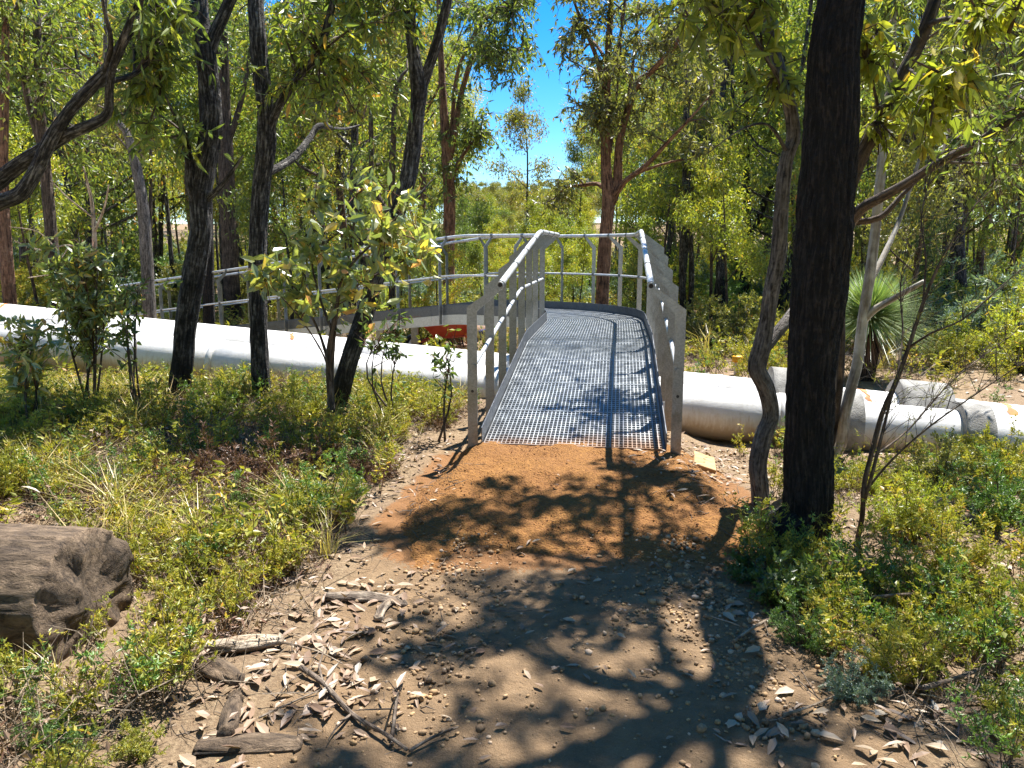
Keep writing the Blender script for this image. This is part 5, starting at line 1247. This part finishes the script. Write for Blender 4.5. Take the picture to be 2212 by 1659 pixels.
G_ = log_mesh('log', 1.9, .33, .30, 61, .018, .05, 160, .012, kphi=15)
log('log', 'big rotting brown log lying at the left edge, cut end towards the path', G_, LOGM, c, R(-4))
q = PZ(522, 1385, .03); log('wood_chunk', 'pale weathered chunk of wood lying near the leafy soil', log_mesh('wood_chunk', .27, .035, .03, 62, .3, .7, 28, .012, .75), BLEACHED, q, R(14), cat='wood')
q = PZ(497, 1540, .03); log('wood_stub', 'short round brown wood stub pointing at the viewer', log_mesh('wood_stub', .20, .036, .033, 63, .15, .4, 28, .012), LOGM, q, R(102), cat='wood')
q = PZ(535, 1605, .02); log('wood_slab', 'dark split slab of wood at the bottom edge', log_mesh('wood_slab', .29, .045, .04, 64, .35, .8, 28, .012, .5), LOGM, q, R(3), cat='wood')
q = PZ(478, 1445, .03); log('wood_lump', 'rounded brown lump of rotten wood between the chunk and the stub', log_mesh('wood_lump', .17, .04, .03, 65, .2, .7, 28, .012, .8), LOGM, q, R(-35), cat='wood')
q = PZ(790, 1290, .02); log('dead_branch', 'blackish rotten branch at the left edge of the path', log_mesh('dead_branch', .34, .028, .018, 66, .35, .8, 16, .02, .8, .03), DEADWOOD, q, R(-12), cat='branch')
q = PZ(845, 1300, .03); log('dead_branch', 'twisted pale brown branch piece end-on beside the path', log_mesh('dead_branch', .22, .02, .012, 67, .35, .8, 16, .02, .8, .03), BLEACHED, q, R(70), cat='branch')
q = PZ(1515, 1052, -.1); G = Geo(); G.box((0, 0, 0), (.16, .45, .045)); o = obj('timber_plank', G, TIMBER); q = PZ(1527, 1062, -.2); o.location = (q[0], q[1] + .12, float(top_z(q[0], q[1] + .12)) + .01); o.rotation_euler = (R(-4), R(16), R(-14)); tag(o, 'short sawn timber plank half buried at the right side of the gravel ramp', 'plank')
bv = o.modifiers.new('b', 'BEVEL'); bv.width = .004
# sticks on the ground
def stick(label, pts, r, mat=DEADWOOD, forks=2, seed=0, lift=.012):
    rg = np.random.default_rng(seed); P_ = [PZ(x, y, .0) for x, y in pts]
    P_ = [np.array([p[0], p[1], float(top_z(p[0], p[1])) + lift + .015 * rg.random()]) for p in P_]; b = P_[0].copy(); G = Geo()
    c = tube(G, [np.append(p - b, r * (1 - .6 * i / len(P_))) for i, p in enumerate(P_)], 7, .03, .08, seed, 3, 9)
    for k in range(forks):
        i = rg.integers(len(c) // 4, len(c)); d = unit(np.array([rg.normal(), rg.normal(), abs(rg.normal()) * .25])) * rg.uniform(.06, .2)
        tube(G, [np.append(c[i, :3], c[i, 3] * .6), np.append(c[i, :3] + d * .5 + rg.normal(size=3) * .01, c[i, 3] * .45), np.append(c[i, :3] + d, c[i, 3] * .2)], 5, .05, .05, seed)
    o = obj('stick', G, mat, None, True); o.location = b; return tag(o, label, 'stick')
stick('long dark curved stick crossing the soil towards the bottom of the path', [(650, 1450), (700, 1490), (760, 1550), (830, 1600), (880, 1630)], .011, forks=5, seed=1)
stick('thin forked stick pointing right at the bottom of the path', [(885, 1632), (930, 1605), (990, 1585)], .006, forks=1, seed=2)
stick('short upright dead twig beside the long stick', [(848, 1600), (855, 1540), (860, 1510)], .007, forks=2, seed=3)
stick('fine pale twig above the leaf pile', [(600, 1395), (640, 1400), (690, 1420), (740, 1440)], .0045, BLEACHED, 3, 4)
stick('bent grey branch lying in the bottom left bushes', [(75, 1545), (110, 1545), (145, 1565), (160, 1585)], .008, DEADWOOD, 1, 5, .08)
stick('thin stick slanting across the soil near the slab', [(560, 1560), (620, 1530), (690, 1500)], .004, DEADWOOD, 1, 6)
stick('brown stick in the litter right of the path', [(1585, 1395), (1640, 1360), (1700, 1330), (1730, 1310)], .007, BLEACHED, 3, 7)
stick('straight dead branch lying among the right hand bushes', [(1880, 1345), (1960, 1340), (2060, 1330), (2180, 1325)], .008, DEADWOOD, 3, 8, .12)
stick('forked dead branch at the lower right edge', [(1990, 1520), (2080, 1480), (2150, 1450), (2215, 1410)], .009, DEADWOOD, 4, 9, .06)
stick('thin pale twig in the litter at the lower right', [(1690, 1560), (1760, 1530), (1830, 1500)], .005, BLEACHED, 2, 10)
stick('slim twig lying across the gravel path', [(1060, 1325), (1110, 1330), (1150, 1328)], .004, DEADWOOD, 0, 11)

# ------------------------------------------------------------------ loose stones and leaf litter
ICO = None
import bmesh
bm = bmesh.new(); bmesh.ops.create_icosphere(bm, subdivisions=1, radius=1.0); bm.verts.ensure_lookup_table()
IV = np.array([v.co[:] for v in bm.verts]); IT = np.array([[v.index for v in f.verts] for f in bm.faces]); bm.free()
def stones(name, x, y, size, mat, seed, label, sink=.35):
    rg = np.random.default_rng(seed); n = len(x); z = top_z(x, y)
    sc = size[:, None] * rg.uniform(.65, 1.25, (n, 3)) * (1, 1, .75)
    V = IV[None] * (1 + .18 * rg.normal(size=(n, len(IV), 1))) * sc[:, None]; a = rg.uniform(0, 6.28, n); ca, sa = np.cos(a)[:, None], np.sin(a)[:, None]
    X = V[..., 0] * ca - V[..., 1] * sa; Yv = V[..., 0] * sa + V[..., 1] * ca
    V = np.stack([X + x[:, None], Yv + y[:, None], V[..., 2] + (z + size * (.7 - sink))[:, None]], -1)
    G = Geo(); G.add(V.reshape(-1, 3), T=(IT[None] + np.arange(n)[:, None, None] * len(IV)).reshape(-1, 3), rnd=np.repeat(rg.random(n), len(IV)))
    o = obj(name, G, mat, None, True, 'stuff'); tag(o, label, 'pebbles'); return o
rg = np.random.default_rng(71)
n = 9000; y = rg.uniform(1.75, 5.2, n); x = .05 + .075 * y + rg.normal(size=n) * .55
k = rg.random(n) < (.18 + .82 * sst(vn3(x * 1.6, y * 1.6, 0, 5), -.1, .5)) * (1 - sst(y, 3.2, 3.7)); x, y = x[k], y[k]
stones('path_pebbles', x, y, np.clip(rg.lognormal(-5.35, .5, len(x)), .002, .018), STONE, 72, 'small brown pebbles scattered over the dirt path')
n = 9000; y = rg.uniform(3.1, 5.45, n); x = .10 + .065 * y + rg.normal(size=n) * .5
k = (mound_z(x, y) > gz(x, y) - .01) & (rg.random(n) < .7); x, y = x[k], y[k]
stones('ramp_pebbles', x, y, np.clip(rg.lognormal(-5.9, .4, len(x)), .002, .009), STONE_O, 73, 'orange gravel crumbs over the new ramp')
n = 1500; t_ = rg.random(n); y = 2.2 + 1.7 * t_; x = np.where(rg.random(n) < .6, 1.0 - .05 * y + rg.normal(size=n) * .14, -.45 + .05 * y + rg.normal(size=n) * .12)
stones('edge_pebbles', x, y, np.clip(rg.lognormal(-4.95, .4, n), .004, .018), STONE, 74, 'larger loose stones along both edges of the path')
n = 900; x = rg.uniform(1.2, 2.6, n); y = rg.uniform(5.0, 6.9, n); stones('slope_pebbles', x, y, np.clip(rg.lognormal(-4.7, .5, n), .004, .025), STONE, 75, 'pale stones on the bare ground below the pipe')
def litter(name, x, y, Lr, seed, label, lift=.008, mat=LEAF_DRY, tilt=.22):
    rg = np.random.default_rng(seed); n = len(x); z = top_z(x, y) + lift + rg.random(n) * .012
    a = rg.uniform(0, 6.28, n); d = np.stack([np.cos(a), np.sin(a), rg.normal(size=n) * tilt], 1); side = np.stack([rg.normal(size=n) * tilt, rg.normal(size=n) * tilt, np.ones(n)], 1)
    G = Geo(); L = rg.uniform(Lr[0], Lr[1], n); leaf_full(G, np.stack([x, y, z], 1), d, L, L * rg.uniform(.22, .5, n), np.clip(rg.beta(2, 1.8, n), 0, 1), rg, side=unit(side))
    o = obj(name, G, mat, None, False, 'stuff'); tag(o, label, 'leaf litter'); return o
def sel(n, f, x0, x1, y0, y1, seed):
    rg = np.random.default_rng(seed); x = rg.uniform(x0, x1, n); y = rg.uniform(y0, y1, n); k = (rg.random(n) < f(x, y)) & ~on_pipe(x, y); return x[k], y[k]
x, y = sel(9000, lambda x, y: sst(-.25 - x + .3 * vn3(x * 2, y * 2, 0, 4), 0, .5) * (.25 + .75 * sst(vn3(x * 1.5, y * 1.5, 0, 14), -.3, .4)), -5.5, -.2, 1.7, 7.2, 81)
litter('left_leaf_litter', x, y, (.035, .085), 82, 'dry fallen eucalypt leaves on the soil left of the path')
x, y = sel(7000, lambda x, y: sst(x - .95 + .3 * vn3(x * 2, y * 2, 0, 6), 0, .4) * (.3 + .7 * sst(vn3(x * 1.5, y * 1.5, 0, 15), -.3, .4)), .7, 5.5, 1.7, 7.0, 83)
litter('right_leaf_litter', x, y, (.035, .085), 84, 'dry fallen eucalypt leaves on the soil right of the path')
x, y = sel(9000, lambda x, y: .6 + 0 * x, -12, 12, 9.2, 20, 85)
litter('back_leaf_litter', x, y, (.07, .16), 86, 'reddish leaf litter on the ground behind the pipes')
x, y = sel(320, lambda x, y: .5 * (1 - .8 * sst(y, 3.2, 3.8)), -.4, 1.1, 1.8, 5.0, 87)
litter('path_leaf_litter', x, y, (.03, .06), 88, 'few dry leaves and bits strewn over the path')
# fine debris of twigs
def debris(name, x, y, seed, label):
    rg = np.random.default_rng(seed); G = Geo()
    for a, b_ in zip(x, y):
        z = float(top_z(a, b_)) + .004; t = rg.uniform(0, 6.28); l = rg.uniform(.03, .16); d = np.array([math.cos(t), math.sin(t), rg.normal() * .15]) * l; p = np.array([a, b_, z]); r = rg.uniform(.0008, .0028)
        tube(G, np.array([np.append(p, r), np.append(p + d * .5 + rg.normal(size=3) * .008, r), np.append(p + d, r * .5)]), 4, raw=True, caps=False)
    o = obj(name, G, DEADWOOD, None, True, 'stuff'); tag(o, label, 'twigs')
x, y = sel(1500, lambda x, y: sst(-.1 - x, 0, .4), -3.5, 0, 1.7, 5.2, 91); debris('left_twig_litter', x, y, 92, 'thin broken twigs littering the soil left of the path')
x, y = sel(900, lambda x, y: sst(x - .85, 0, .3), .8, 3.2, 1.7, 5.0, 93); debris('right_twig_litter', x, y, 94, 'thin broken twigs littering the soil right of the path')
# the biggest fallen leaves one can pick out
FL = []
for k in range(5):
    g = Geo(); leaf_full(g, np.array([[-.5, 0, 0]]), np.array([[1., 0, .0]]), 1.0, [.36, .3, .44, .26, .4][k], np.array([[.55, .7, .85, .4, .95][k]]), np.random.default_rng(40 + k), side=np.array([[0, 0, 1.]]))
    me = g.mesh('fallen_leaf'); me.materials.append(LEAF_DRY); FL.append(me)
def fallen(x, y, l, label, group=None, k=None, dz=.02):
    p = PZ(x, y, 0); o = link('fallen_leaf', FL[random.randrange(5) if k is None else k]); z = float(top_z(p[0], p[1]))
    o.location = (p[0], p[1], z + dz); o.rotation_euler = (random.uniform(-.35, .35), random.uniform(-.3, .3), random.uniform(0, 6.28)); o.scale = (l, l, l); tag(o, label, 'leaf', group)
fallen(535, 1475, .09, 'largest pale yellow leaf flat on the lit soil near the stub', k=2)
fallen(92, 1268, .085, 'yellow leaf lying on top of the big log', k=2, dz=.44); fallen(15, 1310, .08, 'grey curled leaf on the log at the left edge', k=4, dz=.40)
fallen(1625, 1415, .085, 'pale tan leaf at the right path edge below the broad leaved shrub', k=4)
fallen(1905, 1545, .09, 'yellow leaf beside the blue-green fern plant', k=2); fallen(2085, 1100, .16, 'curled strip of pale bark in the right thicket', k=3, dz=.2); fallen(2140, 1145, .09, 'pale leaf lower in the right thicket', k=1, dz=.15)
fallen(405, 1650, .09, 'yellow leaf at the bottom edge left of the slab', k=2); fallen(690, 1385, .1, 'long brown leaf on top of the leaf pile', k=1)
for k in range(34):
    fallen(random.gauss(720, 60), random.gauss(1375, 35), random.uniform(.055, .1), 'brown dry leaf in the small pile beside the weathered chunk', 'leaf pile beside the weathered chunk')
for k in range(24):
    fallen(random.uniform(600, 800), random.uniform(1440, 1560), random.uniform(.05, .09), 'tan dry leaf on the lit soil between stub and long stick', 'leaves on the lit soil')
for k in range(36):
    fallen(random.uniform(1560, 2150), random.uniform(1480, 1640), random.uniform(.05, .09), 'dry leaf in the litter at the bottom right', 'leaves at the bottom right')

# ------------------------------------------------------------------ work site behind the pipes
# wheelbarrow
wx = P(962, 735, 14.9); g0 = float(gz(wx[0], 14.9))
wb = thing('wheelbarrow', 'red wheelbarrow parked under the far ramp behind the pipe', 'wheelbarrow', (wx[0], 14.9, g0), rotz=R(12))
G = Geo()
def frus(z, l, w, ox=0): return np.array([[-l / 2 + ox, -w / 2, z], [l / 2 + ox, -w / 2, z], [l / 2 + ox, w / 2, z], [-l / 2 + ox, w / 2, z]])
V = np.concatenate([frus(.34, .55, .4, .04), frus(.60, .98, .66), frus(.585, .94, .62), frus(.36, .51, .37, .04)])
G.add(V, Q=[[3, 2, 1, 0], [0, 1, 5, 4], [1, 2, 6, 5], [2, 3, 7, 6], [3, 0, 4, 7], [4, 5, 9, 8], [5, 6, 10, 9], [6, 7, 11, 10], [7, 4, 8, 11], [8, 9, 13, 12], [9, 10, 14, 13], [10, 11, 15, 14], [11, 8, 12, 15], [12, 13, 14, 15]])
obj('tray', G, REDP, wb)
for sd in (-1, 1):
    G = Geo(); tube(G, [(-.62, sd * .06, .2, .016), (-.2, sd * .16, .31, .016), (.4, sd * .24, .37, .016), (.95, sd * .28, .62, .016)], 8, .08); hd = obj('handle', G, REDP, wb, True)
    G = Geo(); tube(G, [(.83, sd * .272, .565, .02), (.96, sd * .281, .625, .02)], 8, .1); obj('grip', G, BLACKM, hd, True)
    G = Geo(); tube(G, [(.28, sd * .22, .36, .013), (.34, sd * .23, .02, .013), (.2, sd * .2, .02, .013), (.05, sd * .19, .33, .013)], 8, .05); obj('leg', G, BLACKM, wb, True)
G = Geo(); a = np.linspace(0, 2 * math.pi, 25); tube(G, np.stack([-.62 + .15 * np.cos(a), 0 * a, .2 + .15 * np.sin(a), 0 * a + .05], 1), 10, raw=True, caps=False); wh = obj('wheel', G, BLACKM, wb, True)
G = Geo(); tube(G, [(-.62, -.03, .2, .1), (-.62, .03, .2, .1)], 16, 1, raw=True); obj('rim', G, WHITEP, wh)
# plate compactor (engine on a plate)
ex = P(985, 715, 15.8); pc = thing('plate_compactor', 'dusty brown plate compactor standing behind the red wheelbarrow', 'compactor', (ex[0], 15.8, g0))
G = Geo(); V = np.concatenate([frus(.0, .5, .42), frus(.07, .62, .44)]); G.add(V, Q=[[3, 2, 1, 0], [0, 1, 5, 4], [1, 2, 6, 5], [2, 3, 7, 6], [3, 0, 4, 7], [4, 5, 6, 7]]); obj('base_plate', G, ENGINE, pc)
G = Geo(); G.box((0, 0, .26), (.34, .28, .3)); e_ = obj('engine', G, ENGINE, pc); bv = e_.modifiers.new('b', 'BEVEL'); bv.width = .03; bv.segments = 2
G = Geo(); tube(G, [(.0, -.145, .33, .12), (.0, -.21, .33, .11)], 20, 1, raw=True); obj('starter_cover', G, LEATHER, e_, True)
G = Geo(); tube(G, [(-.16, .0, .47, .075), (.14, .0, .47, .075)], 16, 1, raw=True); obj('fuel_tank', G, ENGINE, e_, True)
G = Geo(); tube(G, [(.2, -.18, .1, .014), (.55, -.18, .75, .014), (.6, 0, .85, .014), (.55, .18, .75, .014), (.2, .18, .1, .014)], 8, .05); obj('handle', G, BLACKM, pc, True)
# kneeling worker
kx = P(1040, 735, 14.45); k0 = float(gz(kx[0], 14.6))
wk = thing('person', 'kneeling worker in orange top and navy trousers, mostly hidden by the ramp posts', 'person', (kx[0], 14.6, k0), rotz=R(-78))
def skin_body(name, verts, edges, mat, parent, sub=2):
    me = bpy.data.meshes.new(name); me.from_pydata([v[:3] for v in verts], edges, []); o = link(name, me, mat, parent)
    md = o.modifiers.new('skin', 'SKIN'); md.use_smooth_shade = True
    for v, d in zip(verts, me.skin_vertices[0].data): d.radius = (v[3], v[4] if len(v) > 4 else v[3])
    me.skin_vertices[0].data[0].use_root = True
    ms = o.modifiers.new('sub', 'SUBSURF'); ms.levels = sub; ms.render_levels = sub; return o
# pelvis, spine, head, arms, legs: kneeling, bent towards the left (-x)
bodyv = [(0, 0, .42, .15, .13), (-.09, 0, .53, .15, .12), (-.24, 0, .62, .17, .12), (-.37, 0, .67, .12, .1), (-.46, 0, .69, .055), (-.53, 0, .69, .075), (-.60, 0, .69, .085), (-.65, 0, .68, .06),
         (-.36, -.17, .65, .065), (-.42, -.23, .42, .045), (-.55, -.2, .24, .035), (-.6, -.19, .19, .035),
         (-.36, .17, .65, .065), (-.42, .23, .42, .045), (-.55, .2, .24, .035), (-.6, .19, .19, .035),
         (.02, -.1, .4, .1), (-.3, -.14, .2, .075), (.08, -.13, .08, .05), (.14, -.13, .05, .045),
         (.02, .1, .4, .1), (-.36, .14, .34, .075), (-.3, .14, .07, .05), (-.4, .14, .045, .042)]
ed = [(0, 1), (1, 2), (2, 3), (3, 4), (4, 5), (5, 6), (6, 7), (3, 8), (8, 9), (9, 10), (10, 11), (3, 12), (12, 13), (13, 14), (14, 15), (0, 16), (16, 17), (17, 18), (18, 19), (0, 20), (20, 21), (21, 22), (22, 23)]
skin_body('body', bodyv, ed, SKIN, wk)
skin_body('orange_top', [(v[0], v[1], v[2], v[3] + .018, (v[4] if len(v) > 4 else v[3]) + .018) for v in ((-.04, 0, .47, .15, .125), bodyv[2], bodyv[3], bodyv[8], bodyv[9], (-.51, -.21, .29, .037), bodyv[12], bodyv[13], (-.51, .21, .29, .037))], [(0, 1), (1, 2), (2, 3), (3, 4), (4, 5), (2, 6), (6, 7), (7, 8)], ORANGE, wk)
skin_body('trousers', [(v[0], v[1], v[2], v[3] + .02, (v[4] if len(v) > 4 else v[3]) + .02) for v in ((-.02, 0, .5, .15, .13), bodyv[0], bodyv[16], bodyv[17], (.02, -.13, .1, .052), bodyv[20], bodyv[21], (-.3, .14, .13, .055))], [(0, 1), (1, 2), (2, 3), (3, 4), (1, 5), (5, 6), (6, 7)], NAVY, wk)
for sd, (a, b_) in (( -1, ((.07, -.13, .07), (.22, -.13, .04))), (1, ((-.29, .14, .08), (-.45, .14, .04)))):
    skin_body('boot', [(a[0], a[1], a[2] + .05, .06), (a[0], a[1], a[2], .06), (b_[0], b_[1], b_[2] + .015, .05)], [(0, 1), (1, 2)], LEATHER, wk)
for sd in (-1, 1):
    for f in range(5):
        y0 = sd * (.19 + (f - 2) * .018); skin_body('finger', [(-.6, y0, .19, .011), (-.635 - .008 * (f in (1, 2)), y0, .165, .009), (-.65, y0 + (.03 * -sd if f == 4 else 0), .13, .008)], [(0, 1), (1, 2)], SKIN, wk, 1)
G = Geo(); tube(G, [(-.60, 0, .70, .1), (-.63, 0, .72, .098), (-.67, 0, .74, .07), (-.69, 0, .75, .02)], 18, .02); obj('hard_hat', G, WHITEP, wk, True)
# water jug by the tree
jx = P(444, 690, 12.6); jz = float(gz(jx[0], 12.6))
jg = thing('water_jug', 'blue water jug with white lid standing by the dark trunk behind the pipe', 'water jug', (jx[0], 12.6, jz))
G = Geo(); tube(G, [(0, 0, 0, .13), (0, 0, .05, .135), (0, 0, .34, .13), (0, 0, .38, .12)], 20, .05); obj('body', G, BLUEP, jg, True)
G = Geo(); tube(G, [(0, 0, .382, .125), (0, 0, .43, .12), (0, 0, .45, .05), (0, 0, .49, .045)], 20, .03); obj('lid', G, WHITEP, jg, True)
G = Geo(); tube(G, [(-.14, 0, .30, .012), (-.15, 0, .42, .012), (-.09, 0, .52, .012), (.09, 0, .52, .012), (.15, 0, .42, .012), (.14, 0, .30, .012)], 8, .03); obj('handle', G, WHITEP, jg, True)
# yellow marker post, yellow cap
mx_ = P(258, 660, 12.2); mz = float(gz(mx_[0], 12.2))
mp_ = thing('marker_post', 'bright yellow marker post standing behind the pipe at the left', 'marker post', (mx_[0], 12.2, mz))
G = Geo(); h = P(258, 642, 12.2)[2] - mz
G.box((0, 0, h / 2), (.12, .05, h)); o = obj('post', G, YELP, mp_); bv = o.modifiers.new('b', 'BEVEL'); bv.width = .01
G = Geo(); V = np.array([[-.06, -.025, h], [.06, -.025, h], [.06, .025, h], [-.06, .025, h], [-.03, -.012, h + .05], [.03, -.012, h + .05], [.03, .012, h + .05], [-.03, .012, h + .05]]); G.add(V, Q=[[0, 1, 5, 4], [1, 2, 6, 5], [2, 3, 7, 6], [3, 0, 4, 7], [4, 5, 6, 7]]); obj('cap', G, YELP, mp_)
cx_ = PZ(1592, 800, -.42); cp = thing('survey_marker', 'small yellow capped marker on the ground behind the rear pipe', 'marker', (cx_[0], cx_[1], float(gz(cx_[0], cx_[1]))))
G = Geo(); tube(G, [(0, 0, -.05, .05), (0, 0, .22, .05)], 14, .1, raw=False); obj('stem', G, WHITEP, cp, True)
G = Geo(); tube(G, [(0, 0, .221, .085), (0, 0, .30, .085), (0, 0, .315, .07)], 16, .03); obj('cap', G, YELP, cp, True)
# fallen pale branch on the ground behind the pipe, dead twiggy tree at the left
T = Tree('dead_tree', 'small bleached dead tree with bare tangled branches at the left', 'dead tree', foot(190, 11.5, -.05), BLEACHED, LEAF_DRY, 131)
for pts in ([(200, 640, 11.5, 12), (205, 540, 11.5, 10), (200, 450, 11.5, 8), (190, 400, 11.4, 5), (180, 360, 11.3, 3)], [(204, 500, 11.5, 7), (225, 450, 11.4, 5), (235, 400, 11.2, 3)], [(204, 560, 11.5, 6), (150, 530, 11.2, 4), (90, 540, 11, 3), (30, 520, 10.8, 2)],
            [(202, 470, 11.5, 5), (150, 430, 11.3, 3), (110, 390, 11.2, 2)], [(120, 535, 11.1, 3), (80, 500, 11, 2), (20, 490, 10.9, 1.5)], [(203, 590, 11.5, 5), (140, 590, 11.0, 3), (60, 600, 10.7, 2)], [(150, 530, 11.2, 3), (120, 570, 11, 2), (70, 575, 10.8, 1.5)]):
    T.limb_px(pts, sides=7, rough=.04, lump=.05)
T.done('branches')

# ------------------------------------------------------------------ tell look-alike trees and bushes apart by their order
ORD = ['leftmost', 'second from left', 'third from left', 'fourth from left', 'fifth from left', 'sixth from left', 'seventh from left', 'eighth from left', 'ninth from left', 'tenth from left', 'eleventh from left', 'twelfth from left', 'thirteenth from left', 'fourteenth from left', 'fifteenth from left', 'sixteenth from left', 'seventeenth from left', 'eighteenth from left', 'nineteenth from left', 'twentieth from left']
groups_ = {}
for o in COL.objects:
    if o.parent is None and o.get('label') and o.get('category') in ('tree', 'shrub') and o.get('group'): groups_.setdefault(o['label'], []).append(o)
for lb, os_ in groups_.items():
    if len(os_) > 1:
        os_.sort(key=lambda o: o.location.x / o.location.y)
        for i, o in enumerate(os_): o['label'] = f'{lb}, {ORD[min(i, 19)]}'
